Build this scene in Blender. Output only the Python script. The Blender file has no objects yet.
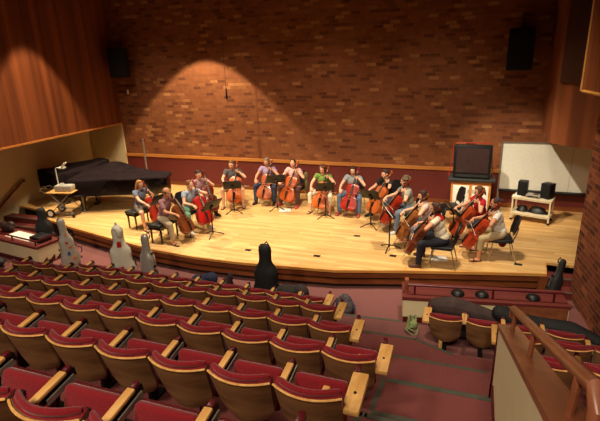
import bpy, bmesh, math, random
from mathutils import Vector, Matrix, Euler
random.seed(7)
C = bpy.context.scene.collection
PI = math.pi
V = Vector

# ------------------------------------------------------------------ materials
def lin(c):
    return tuple(((x/255)/12.92 if x/255 <= .04045 else ((x/255+.055)/1.055)**2.4) for x in c) + (1,)
MATS = {}
def mat(name, rgb, rough=.6, metal=0, var=.12, scale=14, bump=0, spec=.4, sheen=0, coat=0):
    if name in MATS: return MATS[name]
    m = bpy.data.materials.new(name); m.use_nodes = True
    nt = m.node_tree; b = nt.nodes['Principled BSDF']
    tc = nt.nodes.new('ShaderNodeTexCoord'); nz = nt.nodes.new('ShaderNodeTexNoise')
    nz.inputs['Scale'].default_value = scale; nz.inputs['Detail'].default_value = 4
    nt.links.new(tc.outputs['Object'], nz.inputs['Vector'])
    rp = nt.nodes.new('ShaderNodeValToRGB')
    c = lin(rgb)
    rp.color_ramp.elements[0].position = .3; rp.color_ramp.elements[1].position = .7
    rp.color_ramp.elements[0].color = tuple(max(0, x*(1-var)) for x in c[:3]) + (1,)
    rp.color_ramp.elements[1].color = tuple(min(1, x*(1+var)) for x in c[:3]) + (1,)
    nt.links.new(nz.outputs['Fac'], rp.inputs['Fac']); nt.links.new(rp.outputs['Color'], b.inputs['Base Color'])
    b.inputs['Roughness'].default_value = rough; b.inputs['Metallic'].default_value = metal
    b.inputs['Specular IOR Level'].default_value = spec
    if sheen: b.inputs['Sheen Weight'].default_value = sheen
    if coat: b.inputs['Coat Weight'].default_value = coat; b.inputs['Coat Roughness'].default_value = .15
    if bump:
        bp = nt.nodes.new('ShaderNodeBump'); bp.inputs['Strength'].default_value = bump; bp.inputs['Distance'].default_value = .01
        nt.links.new(nz.outputs['Fac'], bp.inputs['Height']); nt.links.new(bp.outputs['Normal'], b.inputs['Normal'])
    MATS[name] = m; return m

def cell_mat(name, ua, va, w, h, gap, stops, gapcol, rough=.7, offset=.5, rand_off=False, grain=None, bump=.3, spec=.3):
    """rows of bricks or boards: u along the row, v across, one random tone for each cell"""
    m = bpy.data.materials.new(name); m.use_nodes = True
    nt = m.node_tree; N = nt.nodes; L = nt.links; b = N['Principled BSDF']
    def mth(op, a, c=None, d=None):
        n = N.new('ShaderNodeMath'); n.operation = op
        for i, x in enumerate((a, c, d)):
            if x is None: continue
            if isinstance(x, (int, float)): n.inputs[i].default_value = x
            else: L.new(x, n.inputs[i])
        return n.outputs[0]
    tc = N.new('ShaderNodeTexCoord'); sp = N.new('ShaderNodeSeparateXYZ'); L.new(tc.outputs['Object'], sp.inputs[0])
    v = mth('DIVIDE', sp.outputs[va], h); row = mth('FLOOR', v); fv = mth('SUBTRACT', v, row)
    u = mth('DIVIDE', sp.outputs[ua], w)
    if rand_off:
        wn0 = N.new('ShaderNodeTexWhiteNoise'); wn0.noise_dimensions = '1D'; L.new(row, wn0.inputs['W'])
        u = mth('ADD', u, mth('MULTIPLY', wn0.outputs['Value'], 7.3))
    else:
        u = mth('ADD', u, mth('MULTIPLY', mth('MODULO', row, 3), offset))
    col = mth('FLOOR', u); fu = mth('SUBTRACT', u, col)
    cb = N.new('ShaderNodeCombineXYZ'); L.new(col, cb.inputs[0]); L.new(row, cb.inputs[1])
    wn = N.new('ShaderNodeTexWhiteNoise'); wn.noise_dimensions = '2D'; L.new(cb.outputs[0], wn.inputs['Vector'])
    rp = N.new('ShaderNodeValToRGB'); rp.color_ramp.interpolation = 'LINEAR'
    els = rp.color_ramp.elements
    while len(els) < len(stops): els.new(.5)
    for e, (p, c) in zip(els, stops): e.position = p; e.color = lin(c)
    L.new(wn.outputs['Value'], rp.inputs['Fac'])
    color = rp.outputs['Color']
    nz = N.new('ShaderNodeTexNoise'); nz.inputs['Scale'].default_value = 6 if not grain else 1
    nz.inputs['Detail'].default_value = 5
    if grain:
        mp = N.new('ShaderNodeMapping'); mp.inputs['Scale'].default_value = grain; L.new(tc.outputs['Object'], mp.inputs[0]); L.new(mp.outputs[0], nz.inputs['Vector'])
    else: L.new(tc.outputs['Object'], nz.inputs['Vector'])
    mr = N.new('ShaderNodeMapRange'); mr.inputs[1].default_value = .25; mr.inputs[2].default_value = .75; mr.inputs[3].default_value = .78; mr.inputs[4].default_value = 1.15
    L.new(nz.outputs['Fac'], mr.inputs[0])
    mx = N.new('ShaderNodeMix'); mx.data_type = 'RGBA'; mx.blend_type = 'MULTIPLY'; mx.inputs[0].default_value = 1
    L.new(color, mx.inputs[6]); L.new(mr.outputs[0], mx.inputs[7])
    gu = gap/w; gv = gap/h
    ing = mth('MAXIMUM', mth('LESS_THAN', fu, gu), mth('LESS_THAN', fv, gv))
    mg = N.new('ShaderNodeMix'); mg.data_type = 'RGBA'; L.new(ing, mg.inputs[0]); L.new(mx.outputs[2], mg.inputs[6]); mg.inputs[7].default_value = lin(gapcol)
    L.new(mg.outputs[2], b.inputs['Base Color'])
    b.inputs['Roughness'].default_value = rough; b.inputs['Specular IOR Level'].default_value = spec
    if bump:
        bp = N.new('ShaderNodeBump'); bp.inputs['Strength'].default_value = bump; bp.inputs['Distance'].default_value = .008
        L.new(mth('SUBTRACT', 1, ing), bp.inputs['Height']); L.new(bp.outputs['Normal'], b.inputs['Normal'])
    MATS[name] = m; return m

def wood_mat(name, c1, c2, grain, rough=.5, board=None, spec=.4):
    """veneer with streaks stretched along the axis of the smallest scale"""
    m = bpy.data.materials.new(name); m.use_nodes = True
    nt = m.node_tree; N = nt.nodes; L = nt.links; b = N['Principled BSDF']
    tc = N.new('ShaderNodeTexCoord'); mp = N.new('ShaderNodeMapping'); mp.inputs['Scale'].default_value = grain
    L.new(tc.outputs['Object'], mp.inputs[0])
    nz = N.new('ShaderNodeTexNoise'); nz.inputs['Scale'].default_value = 1; nz.inputs['Detail'].default_value = 6; nz.inputs['Distortion'].default_value = .4
    L.new(mp.outputs[0], nz.inputs['Vector'])
    rp = N.new('ShaderNodeValToRGB'); rp.color_ramp.elements[0].position = .35; rp.color_ramp.elements[1].position = .68
    rp.color_ramp.elements[0].color = lin(c1); rp.color_ramp.elements[1].color = lin(c2)
    L.new(nz.outputs['Fac'], rp.inputs['Fac']); L.new(rp.outputs['Color'], b.inputs['Base Color'])
    b.inputs['Roughness'].default_value = rough; b.inputs['Specular IOR Level'].default_value = spec
    MATS[name] = m; return m

BRICK = [(0, (106, 60, 38)), (.10, (114, 66, 41)), (.2, (132, 78, 47)), (.6, (141, 85, 51)), (.9, (148, 91, 55)), (.95, (170, 114, 70)), (1, (178, 123, 77))]
m_brick = cell_mat('brick_back', 'X', 'Z', .27, .098, .014, BRICK, (140, 82, 54), .85, .333, bump=.25)
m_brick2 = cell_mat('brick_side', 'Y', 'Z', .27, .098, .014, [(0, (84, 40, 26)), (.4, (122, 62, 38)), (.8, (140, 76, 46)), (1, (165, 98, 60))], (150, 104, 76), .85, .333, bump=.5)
m_stage = cell_mat('stage_boards', 'X', 'Y', 1.1, .075, .003, [(0, (206, 158, 98)), (.5, (222, 178, 114)), (1, (234, 194, 132))], (186, 138, 82), .38, rand_off=True, grain=(2.5, 40, 2), bump=.05, spec=.45)
m_panel = wood_mat('panel_veneer', (100, 52, 28), (144, 80, 43), (3, 4.2, .10), .5)
m_panel_dark = wood_mat('panel_veneer_dark', (58, 26, 14), (72, 34, 18), (3, 3, .15), .55)  # rear wall veneer; doubles as the painted shade on the right wing
m_cream = mat('cream_plaster', (220, 204, 164), .8, var=.04, scale=3)
m_maroon = mat('maroon_paint', (104, 40, 36), .6, var=.06)
m_trimwood = wood_mat('trim_wood', (186, 116, 54), (206, 138, 70), (.8, 8, 8), .45)
m_carpet = mat('carpet', (118, 76, 74), .95, var=.16, scale=90, bump=.3, spec=.1)
m_carpet_d = mat('carpet_raked', (122, 68, 66), .95, var=.18, scale=90, bump=.3, spec=.1)
m_nosing = mat('nosing_rubber', (78, 78, 66), .7)
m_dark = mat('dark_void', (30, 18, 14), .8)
m_riser = wood_mat('riser_wood', (110, 58, 28), (136, 76, 38), (.6, 8, 8), .5)
m_edge = wood_mat('stage_edge', (200, 138, 66), (222, 164, 88), (.8, 6, 6), .4)
m_black = mat('black_plastic', (20, 20, 22), .45)
m_blackm = mat('black_metal', (26, 26, 28), .4, .3)
m_vinyl = mat('black_vinyl', (24, 22, 24), .5)
m_chrome = mat('chrome', (190, 186, 178), .25, .9)
m_gray = mat('gray_paint', (130, 128, 122), .45)
m_white = mat('white_paint', (232, 228, 214), .5, var=.04)
m_red = mat('red_fabric', (122, 20, 30), .9, var=.16, scale=60, bump=.15, spec=.15, sheen=.25)
m_shell = wood_mat('seat_veneer', (106, 70, 44), (150, 106, 70), (2, 2, 9), .42)
m_blond = wood_mat('blond_wood', (206, 150, 82), (230, 180, 110), (20, 3, 20), .4)
m_cap = mat('maroon_plastic', (84, 20, 26), .35)
m_steel = mat('grey_steel', (150, 146, 138), .4, .5)
m_railwood = wood_mat('rail_wood', (122, 68, 44), (152, 92, 62), (6, 1, 6), .35)
m_piano = mat('piano_lacquer', (10, 9, 10), .12, spec=.6, coat=.5)
m_cover = mat('quilted_cover', (30, 22, 25), .95, var=.3, scale=5, bump=.2, spec=.08)
m_board = mat('whiteboard', (242, 240, 226), .35, var=.03)
m_screen = mat('dark_glass', (62, 46, 46), .15, spec=.6)
m_skin = [mat('skin_light', (226, 168, 136), .6, var=.05), mat('skin_tan', (206, 144, 110), .6, var=.05)]
m_string = mat('string_metal', (190, 180, 150), .35, .8)
m_ebony = mat('ebony', (22, 18, 16), .4)
m_paper = mat('paper', (236, 232, 222), .8, var=.03)
m_eye = mat('eye_dark', (30, 22, 18), .3)
m_lip = mat('lip', (170, 90, 80), .5)

# ------------------------------------------------------------------ mesh helpers
def xf(bm, vs, M):
    if M is not None: bmesh.ops.transform(bm, matrix=M, verts=vs)
def box(bm, c, s, M=None, bev=0, seg=2):
    r = bmesh.ops.create_cube(bm, size=1); vs = r['verts']
    bmesh.ops.transform(bm, matrix=Matrix.Translation(c) @ Matrix.Diagonal((s[0], s[1], s[2], 1)), verts=vs)
    if bev:
        es = list({e for v in vs for e in v.link_edges})
        rr = bmesh.ops.bevel(bm, geom=es, offset=bev, segments=seg, affect='EDGES', profile=.5)
        vs = list({v for f in rr['faces'] for v in f.verts} | {v for v in vs if v.is_valid})
    xf(bm, vs, M); return vs
def ring_loft(bm, rings, closed=True, cap=True):
    R = [[bm.verts.new(p) for p in r] for r in rings]
    n = len(R[0])
    for a, b in zip(R, R[1:]):
        for i in range(n if closed else n-1):
            j = (i+1) % n
            bm.faces.new((a[i], a[j], b[j], b[i]))
    if cap and closed:
        bm.faces.new(list(reversed(R[0]))); bm.faces.new(R[-1])
    return [v for r in R for v in r]
def tube(bm, pts, r, seg=8, M=None, closed=False):
    pts = [V(p) for p in pts]; n = len(pts)
    rs = r if isinstance(r, (list, tuple)) else [r]*n
    rings = []; up = None
    for i, p in enumerate(pts):
        t = (pts[min(i+1, n-1)] - pts[max(i-1, 0)]).normalized()
        if up is None:
            up = V((0, 0, 1)) if abs(t.z) < .9 else V((1, 0, 0))
        x = t.cross(up).normalized(); up = x.cross(t).normalized()
        rings.append([p + rs[i]*(math.cos(2*PI*k/seg)*x + math.sin(2*PI*k/seg)*up) for k in range(seg)])
    vs = ring_loft(bm, rings); xf(bm, vs, M); return vs
def lathe(bm, prof, seg=16, M=None):
    rings = [[V((max(r, .0005)*math.cos(2*PI*k/seg), max(r, .0005)*math.sin(2*PI*k/seg), z)) for k in range(seg)] for r, z in prof]
    vs = ring_loft(bm, rings); xf(bm, vs, M); return vs
def prism(bm, poly, z0, z1, M=None):
    """polygon in xy extruded along z"""
    vs = ring_loft(bm, [[V((x, y, z0)) for x, y in poly], [V((x, y, z1)) for x, y in poly]])
    xf(bm, vs, M); return vs
def ell(bm, c, r, M=None, seg=14):
    q = bmesh.ops.create_uvsphere(bm, u_segments=seg, v_segments=max(6, seg//2+1), radius=1); vs = q['verts']
    T = Matrix.Translation(c) @ (M if M is not None else Matrix()) @ Matrix.Diagonal((r[0], r[1], r[2], 1))
    bmesh.ops.transform(bm, matrix=T, verts=vs); return vs
def rcone(bm, p0, r0, p1, r1, seg=12):
    """tapered limb with round ends"""
    p0, p1 = V(p0), V(p1); d = (p1-p0); L = d.length
    q = d.to_track_quat('Z', 'Y').to_matrix().to_4x4()
    prof = [(r0*math.sin(a), -r0*math.cos(a)) for a in (.01, .5, 1.0, 1.57)] + [(r1*math.cos(a), L + r1*math.sin(a)) for a in (0, .55, 1.05, 1.56)]
    return lathe(bm, prof, seg, Matrix.Translation(p0) @ q)
def fcone(bm, p0, r0, p1, r1, seg=14):
    p0, p1 = V(p0), V(p1); d = (p1-p0)
    return lathe(bm, [(r0, 0), (r1, d.length)], seg, Matrix.Translation(p0) @ d.to_track_quat('Z', 'Y').to_matrix().to_4x4())

def obj(name, bm, m, parent=None, smooth=40, loc=None):
    bmesh.ops.recalc_face_normals(bm, faces=bm.faces)
    me = bpy.data.meshes.new(name); bm.to_mesh(me); bm.free()
    o = bpy.data.objects.new(name, me); C.objects.link(o)
    if isinstance(m, (list, tuple)):
        for k in m: me.materials.append(k)
    else: me.materials.append(m)
    if smooth:
        for p in me.polygons: p.use_smooth = True
        me.set_sharp_from_angle(angle=math.radians(smooth))
    if parent is not None: o.parent = parent
    if loc is not None: o.location = loc
    return o
def B(): return bmesh.new()
def blob(name, bm, m, voxel, parent=None, it=3, M=None):
    """fuse overlapping volumes into one continuous skin"""
    me = bpy.data.meshes.new(name); bmesh.ops.recalc_face_normals(bm, faces=bm.faces); bm.to_mesh(me); bm.free()
    t = bpy.data.objects.new('tmp', me); C.objects.link(t)
    r = t.modifiers.new('r', 'REMESH'); r.mode = 'VOXEL'; r.voxel_size = voxel; r.adaptivity = 0
    s = t.modifiers.new('s', 'SMOOTH'); s.factor = .5; s.iterations = it
    dg = bpy.context.evaluated_depsgraph_get()
    me2 = bpy.data.meshes.new_from_object(t.evaluated_get(dg)); me2.name = name
    bpy.data.objects.remove(t); bpy.data.meshes.remove(me)
    for p in me2.polygons: p.use_smooth = True
    me2.materials.clear(); me2.materials.append(m)
    o = bpy.data.objects.new(name, me2); C.objects.link(o)
    if parent is not None: o.parent = parent
    return o
def tag(o, label, cat, group=None):
    o['label'] = label; o['category'] = cat
    if group: o['group'] = group
    return o
def thing(name, label, cat, loc=(0, 0, 0), rotz=0, group=None, rot=None, scale=1):
    o = bpy.data.objects.new(name, None); C.objects.link(o); o.empty_display_size = .1
    o.location = loc; o.rotation_euler = rot if rot else (0, 0, rotz); o.scale = (scale,)*3
    return tag(o, label, cat, group)
def struct(name, bm, m, smooth=0, parent=None, **k):
    o = obj(name, bm, m, parent, smooth, **k)
    if parent is None: o['kind'] = 'structure'
    return o
def dup(root, loc, rotz, label, group=None):
    r = root.copy(); C.objects.link(r); r.location = loc; r.rotation_euler = (0, 0, rotz); r['label'] = label
    if group: r['group'] = group
    for ch in list(root.children):
        c = ch.copy(); C.objects.link(c); c.parent = r
        for g in ch.children:
            d = g.copy(); C.objects.link(d); d.parent = c
    return r
R = math.radians

# ------------------------------------------------------------------ camera
CAM_H = 4.234
cam = bpy.data.cameras.new('camera'); co = bpy.data.objects.new('camera', cam); C.objects.link(co)
T_, Y_, Ro = R(18.353), R(20.496), R(-2.055)
f = V((-math.sin(Y_)*math.cos(T_), math.cos(Y_)*math.cos(T_), -math.sin(T_)))
r0 = V((math.cos(Y_), math.sin(Y_), 0)); u0 = r0.cross(f)
rr = math.cos(Ro)*r0 + math.sin(Ro)*u0; uu = -math.sin(Ro)*r0 + math.cos(Ro)*u0
mw = Matrix.Identity(4)
for i in range(3): mw[i][0], mw[i][1], mw[i][2], mw[i][3] = rr[i], uu[i], -f[i], (0, 0, CAM_H)[i]
co.matrix_world = mw
cam.sensor_width = 36; cam.lens = 472.92/600*36; cam.clip_start = .05; cam.clip_end = 100
bpy.context.scene.camera = co

# ------------------------------------------------------------------ hall
FL = -.42                 # carpet in front of the stage; stage floor is z = 0
XL, XR = -13.2, 3.3       # side walls on the stage
YB = 13.66
ROWY = [6.70, 5.74, 4.64, 3.58, 2.52, 1.46, .40, -.66]
RISE = .436
def zrow(n): return FL + RISE*n

b = B(); box(b, ((XL+XR)/2, YB+.15, 4.0), (XR-XL+.6, .3, 9.0)); struct('wall_back', b, m_brick)
b = B(); box(b, ((XL+XR)/2, YB-.015, .48), (XR-XL, .03, .97)); struct('trim_1', b, m_maroon)            # painted dado
b = B(); box(b, ((XL+XR)/2, YB-.03, 1.01), (XR-XL, .06, .10), bev=.008); struct('trim_2', b, m_trimwood)
b = B(); box(b, ((XL+XR)/2, YB-.035, .06), (XR-XL, .03, .12)); struct('baseboard_back', b, m_riser)
b = B(); box(b, (XL-.1, 6.0, 3.5), (.2, 17.0, 8.0)); struct('wall_left', b, m_cream)
b = B(); box(b, (XR+.1, 6.0, 3.5), (.2, 17.0, 8.0)); struct('wall_right', b, m_panel)
b = B(); box(b, (-5, -2.6, 3.5), (18, .2, 8.0)); struct('wall_rear', b, m_panel_dark)
b = B(); box(b, (-5, 5.6, 8.1), (18, 17.4, .2)); struct('ceiling', b, m_dark)
# cream end wall and the timber box above the left alcove
b = B(); box(b, (-12.42, YB-.04, 1.07), (1.5, .06, 2.14)); struct('wall_alcove', b, m_cream)
b = B(); prism(b, [(-13.2, 13.66), (-13.2, -1), (-11.66, -1), (-11.66, 13.66)], 2.12, 8.0); struct('wall_panel_left', b, m_panel)
b = B(); box(b, (-11.65, 6.3, 2.12), (.05, 14.6, .05)); struct('trim_3', b, m_trimwood)
# timber reflectors at the right
b = B(); prism(b, [(1.64, 13.66), (1.61, 11.79), (2.25, 11.2), (3.3, 10.6), (3.3, 13.66)], 2.14, 8.0); struct('wall_panel_right', b, m_panel)
b = B(); prism(b, [(1.66, 11.70), (1.645, 11.66), (2.22, 11.13), (2.24, 11.18)], 3.46, 8.0); struct('trim_4', b, m_panel_dark)  # dark overlay: shade on the upper wing panel, put into the colour
b = B(); prism(b, [(1.66, 9.35), (1.70, 9.30), (2.75, 3.0), (3.3, 3.0), (3.3, 9.9)], 3.48, 8.0); struct('wall_panel_front', b, m_panel)
b = B(); tube(b, [(1.66, 9.36, 3.47), (1.66, 9.36, 8.0)], .022, 6); struct('trim_5', b, m_edge)
b = B(); tube(b, [(1.68, 9.30, 3.47), (2.75, 3.0, 3.47)], .03, 6); struct('trim_6', b, m_edge)
# brick flank wall at the right of the seating
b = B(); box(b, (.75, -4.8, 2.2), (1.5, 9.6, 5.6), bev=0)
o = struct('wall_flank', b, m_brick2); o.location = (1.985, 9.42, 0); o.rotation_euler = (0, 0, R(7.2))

# stage
stage_poly = [(-13.2, 13.66), (-13.2, 10.25), (-11.55, 10.0), (-11.25, 9.47), (-10.05, 9.11), (-8.76, 8.81), (-6.93, 8.40), (-5.64, 8.28), (-4.53, 8.30), (-3.62, 8.36), (-2.45, 8.48), (-1.18, 8.82), (.15, 9.13), (1.55, 9.44), (1.6, 10.0), (3.3, 9.9), (3.3, 13.66)]
b = B(); prism(b, stage_poly, -.05, 0); struct('floor_stage', b, m_stage)
front = stage_poly[1:15]
def strip(pts, z0, z1, off, th):
    b = B(); rings = []
    for i, (x, y) in enumerate(pts):
        p0 = V((*pts[max(i-1, 0)], 0)); p1 = V((*pts[min(i+1, len(pts)-1)], 0)); t = (p1-p0).normalized(); n = V((t.y, -t.x, 0))
        a = V((x, y, 0)) + n*off; c = a + n*th
        rings.append([V((a.x, a.y, z0)), V((c.x, c.y, z0)), V((c.x, c.y, z1)), V((a.x, a.y, z1))])
    ring_loft(b, rings); return b
struct('trim_7', strip(front, -.055, .003, -.03, .035), m_edge)
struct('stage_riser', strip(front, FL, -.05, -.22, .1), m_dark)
struct('trim_8', strip(front[3:13], -.20, -.10, -.12, .06), m_riser)
struct('trim_9', strip(front[3:13], -.34, -.25, -.12, .06), m_riser)
for i, (x, y) in enumerate(((1.50, 9.50), (-11.24, 9.56))):
    b = B(); box(b, (x, y, -.235), (.16, .16, .37)); struct('trim_%d' % (10+i), b, m_riser)
# stairs in the two notches
for nm, x0, x1, yb in (('stage_stair_left', -13.2, -11.34, 9.95), ('stage_stair_right', 1.60, 2.6, 9.86)):
    b = B()
    for k in range(2): box(b, ((x0+x1)/2, yb-.15-.30*k, FL+(.28-.14*k)/2), (x1-x0, .31, .28-.14*k))
    o = struct(nm, b, m_maroon)
    b = B()
    for k in range(2): box(b, ((x0+x1)/2, yb-.285-.30*k, FL+.28-.14*k+.004), (x1-x0, .05, .01))
    struct('trim_%d' % (12 if x0 < 0 else 13), b, m_nosing)

# floors
b = B(); box(b, (-5, 8.7, FL-.1), (18, 8, .2)); struct('floor', b, m_carpet)
XA = .38
def platform(n):
    y1 = ROWY[n]+.70; y0 = ROWY[n+1]+.70 if n+1 < len(ROWY) else -2.6
    if n == 1: poly = [(-13.3, y1), (-.60, y1+.03), (-.01, 6.22), (3.3, 6.22), (3.3, y0), (-13.3, y0)]
    else: poly = [(-13.3, y1), (3.3, y1), (3.3, y0), (-13.3, y0)]
    b = B(); prism(b, poly, FL-.2, zrow(n)); struct('seating_platform', b, m_carpet_d)
for n in range(1, 8): platform(n)
ENDX = [-2.16, -1.68, -1.17, -.66, -.68, -.70, -.70, -.70]
tn = 20
def nosing(p, q, z, w=.05):
    global tn
    b = B(); p = V((*p, z+.004)); q = V((*q, z+.004)); t = (q-p).normalized(); n = V((t.y, -t.x, 0))
    ring_loft(b, [[p, p+n*w, p+n*w-V((0, 0, .02)), p-V((0, 0, .02))], [q, q+n*w, q+n*w-V((0, 0, .02)), q-V((0, 0, .02))]])
    struct('trim_%d' % tn, b, m_nosing); tn += 1
for n in range(1, 6):
    y1 = ROWY[n]+.70; xe = ENDX[n]+.0
    if n == 1:
        b = B(); prism(b, [(ENDX[0]-.1, y1-.05), (ENDX[0]-.1, 7.20), (-.93, 7.28), (-.62, 6.9), (-.62, y1-.05)], FL-.1, FL+RISE/2); struct('aisle_step', b, m_carpet)
        nosing((ENDX[0]+.1, 7.20), (-.93, 7.28), FL+RISE/2); nosing((-1.75, y1), (-.60, y1+.03), zrow(1)); nosing((-.60, y1+.03), (-.01, 6.22), zrow(1))
    else:
        b = B(); prism(b, [(xe-.25, y1-.05), (xe-.25, y1+.30), (XA, y1+.30), (XA, y1-.05)], zrow(n)-.6, zrow(n)-RISE/2); struct('aisle_step', b, m_carpet)
        nosing((xe-.25 if n == 2 else xe, y1+.30), (XA, y1+.30), zrow(n)-RISE/2); nosing((xe-.2 if n == 2 else xe, y1), (XA, y1), zrow(n))
        if n >= 3: nosing((ENDX[n]-.02, y1), (ENDX[n]-.06, y1-.75), zrow(n))

# dark rubber nosing along the front edge of each row's platform
for n in range(1, 7):
    x0 = -13.2; x1 = ENDX[n-1] if n > 1 else -2.3
    nosing((x0, ROWY[n]+.70), (x1, ROWY[n]+.70), zrow(n), .045)

# low wall beside the aisle: sloping cap, stepped base
SL = .434
def capz(y): return 1.65 + SL*(4.45-y)
b = B(); ys = [4.45, .2]
ring_loft(b, [[V((XA, 4.45, FL)), V((XA, 4.45, 1.62)), V((XA, .2, capz(.2)-.03)), V((XA, .2, FL))], [V((.54, 4.45, FL)), V((.54, 4.45, 1.62)), V((.54, .2, capz(.2)-.03)), V((.54, .2, FL))]])
struct('wall_aisle', b, m_cream)
b = B(); ring_loft(b, [[V((XA-.012, y, capz(y)-.045)), V((XA-.012, y, capz(y))), V((.55, y, capz(y))), V((.55, y, capz(y)-.045))] for y in (4.47, .2)])
struct('trim_60', b, m_railwood)
b = B(); pts = [(4.455, FL), (4.455, 1.62), (4.425, 1.62), (4.425, zrow(2)+.30)]
for n in (3, 4, 5):
    y1 = ROWY[n]+.70
    pts += [(y1+.33, zrow(n)-RISE+.14), (y1+.33, zrow(n)-RISE/2+.14), (y1+.03, zrow(n)-RISE/2+.14), (y1+.03, zrow(n)+.14)]
pts += [(.5, zrow(5)+.14), (.5, FL)]
ring_loft(b, [[V((XA-.012, y, z)) for y, z in pts], [V((XA+.01, y, z)) for y, z in pts]])
struct('baseboard_aisle', b, m_cap)

def rail_on_posts(name, label, path, posts, r, m, foot=None, cat='handrail'):
    t = thing(name, label, cat, posts[0][0])
    inv = -V(posts[0][0])
    b = B(); tube(b, [V(p)+inv for p in path], r, 10); obj('rail', b, m, t)
    for p0, p1 in posts:
        b = B(); tube(b, [V(p0)+inv, V(p1)+inv], .018, 8); obj('post', b, m, t)
    return t
pw = [((.46, y, capz(y)-.001), (.47, y, capz(y)+.19)) for y in (4.06, 2.99, 1.85)]
rail_on_posts('handrail', 'sloping brown wooden handrail on the low cream wall beside the aisle steps', [(.475, 4.30, capz(4.30)+.12), (.475, 4.28, capz(4.28)+.2), (.48, 3.0, capz(3.0)+.2), (.49, 1.69, capz(1.69)+.2), (.49, 1.63, capz(1.63)+.12), (.49, 1.63, capz(1.63))], pw, .034, m_railwood)

# parapet boxes left and right of the pit
def parapet(nm, o_, ang, w, d, cream_side):
    M = Matrix.Translation((o_[0], o_[1], 0)) @ Matrix.Rotation(ang, 4, 'Z')
    b = B(); box(b, (w/2, d/2, (FL+.02)/2), (w, d, .02-FL), M); struct('parapet_wall', b, m_cream)
    b = B(); box(b, (w/2, d/2, .045), (w+.03, d+.03, .06), M); struct('parapet_cap', b, m_maroon)
    b = B(); box(b, (w/2, -.006, FL+.05), (w, .02, .1), M); struct('trim_%d' % (61 if w < 2.8 else 62), b, m_cap)
    return M
MR = parapet('right', (-.95, 7.62), R(9.1), 2.72, .55, 0)
b = B(); box(b, (2.28, -.006, -.19), (.84, .03, .44), MR); struct('trim_63', b, m_railwood)
ML = parapet('left', (-12.9, 8.06), R(-7.8), 3.36, .62, 0)
b = B(); 
for k in range(3): prism(b, [(0, 0), (.2, 0), (.2, .16)], 0, .02, Matrix.Translation((3.365, .0+.2*k, FL)) @ Matrix.Rotation(PI/2, 4, 'Z') @ Matrix.Rotation(PI/2, 4, 'X'))
bmesh.ops.transform(b, matrix=ML, verts=b.verts); struct('trim_64', b, m_cap)
P = lambda M, x, y, z: tuple(M @ V((x, y, z)))
rp_ = [(P(MR, x, .12, .07), P(MR, x, .12, .25)) for x in (.20, 1.52, 2.5)]
t = rail_on_posts('parapet_rail', 'thin maroon rail on posts along the cream parapet right of the aisle', [P(MR, .08, .12, .25), P(MR, 2.66, .12, .25)], rp_, .022, m_cap, cat='rail')
b = B(); box(b, (.06, .2, .20), (.07, .10, .28), MR, bev=.01); bmesh.ops.translate(b, verts=b.verts, vec=-t.location); obj('end_post', b, m_railwood, t)
lp_ = [(P(ML, x, .06, .07), P(ML, x, .06, .19)) for x in (3.26, 2.35, 1.4)]
t = rail_on_posts('parapet_rail', 'maroon rail framing the white topped parapet at the far left', [P(ML, .2, .06, .19), P(ML, 3.30, .06, .19), P(ML, 3.30, .56, .19)], lp_, .022, m_cap, cat='rail')
b = B(); box(b, (2.55, .34, .082), (1.35, .38, .012), ML); tag(obj('tabletop_sheet', b, m_paper), 'white sheet lying on top of the left parapet inside the maroon rail', 'sheet')
for i, (x, lab) in enumerate(((.95, 'leftmost'), (1.36, 'middle'), (2.2, 'rightmost'))):
    b = B(); lathe(b, [(.12, 0), (.12, .01), (.105, .04), (.07, .065), (.03, .075), (0, .076)], 18)
    o = tag(obj('dome_lamp', b, m_black), '%s of the three low black domes on the maroon parapet top' % lab, 'lamp', 'black domes on the right parapet')
    o.location = P(MR, x, .22, .075)
# stair handrail on the left wall
t = thing('wall_handrail', 'dark wooden handrail on the cream wall by the left stage stairs', 'handrail', (-13.1, 9.0, 0))
b = B(); tube(b, [(0, -1.6, -.75), (0, .53, .20), (0, 1.40, .72), (0, 1.52, .74), (-.08, 1.54, .74)], .035, 8); obj('rail', b, m_railwood, t)
for y, z in ((.55, .20), (1.25, .62), (-.6, -.32)):
    b = B(); tube(b, [(0, y, z), (-.03, y, z-.06), (-.1, y, z-.06)], .012, 6); obj('bracket', b, m_blackm, t)

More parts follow.
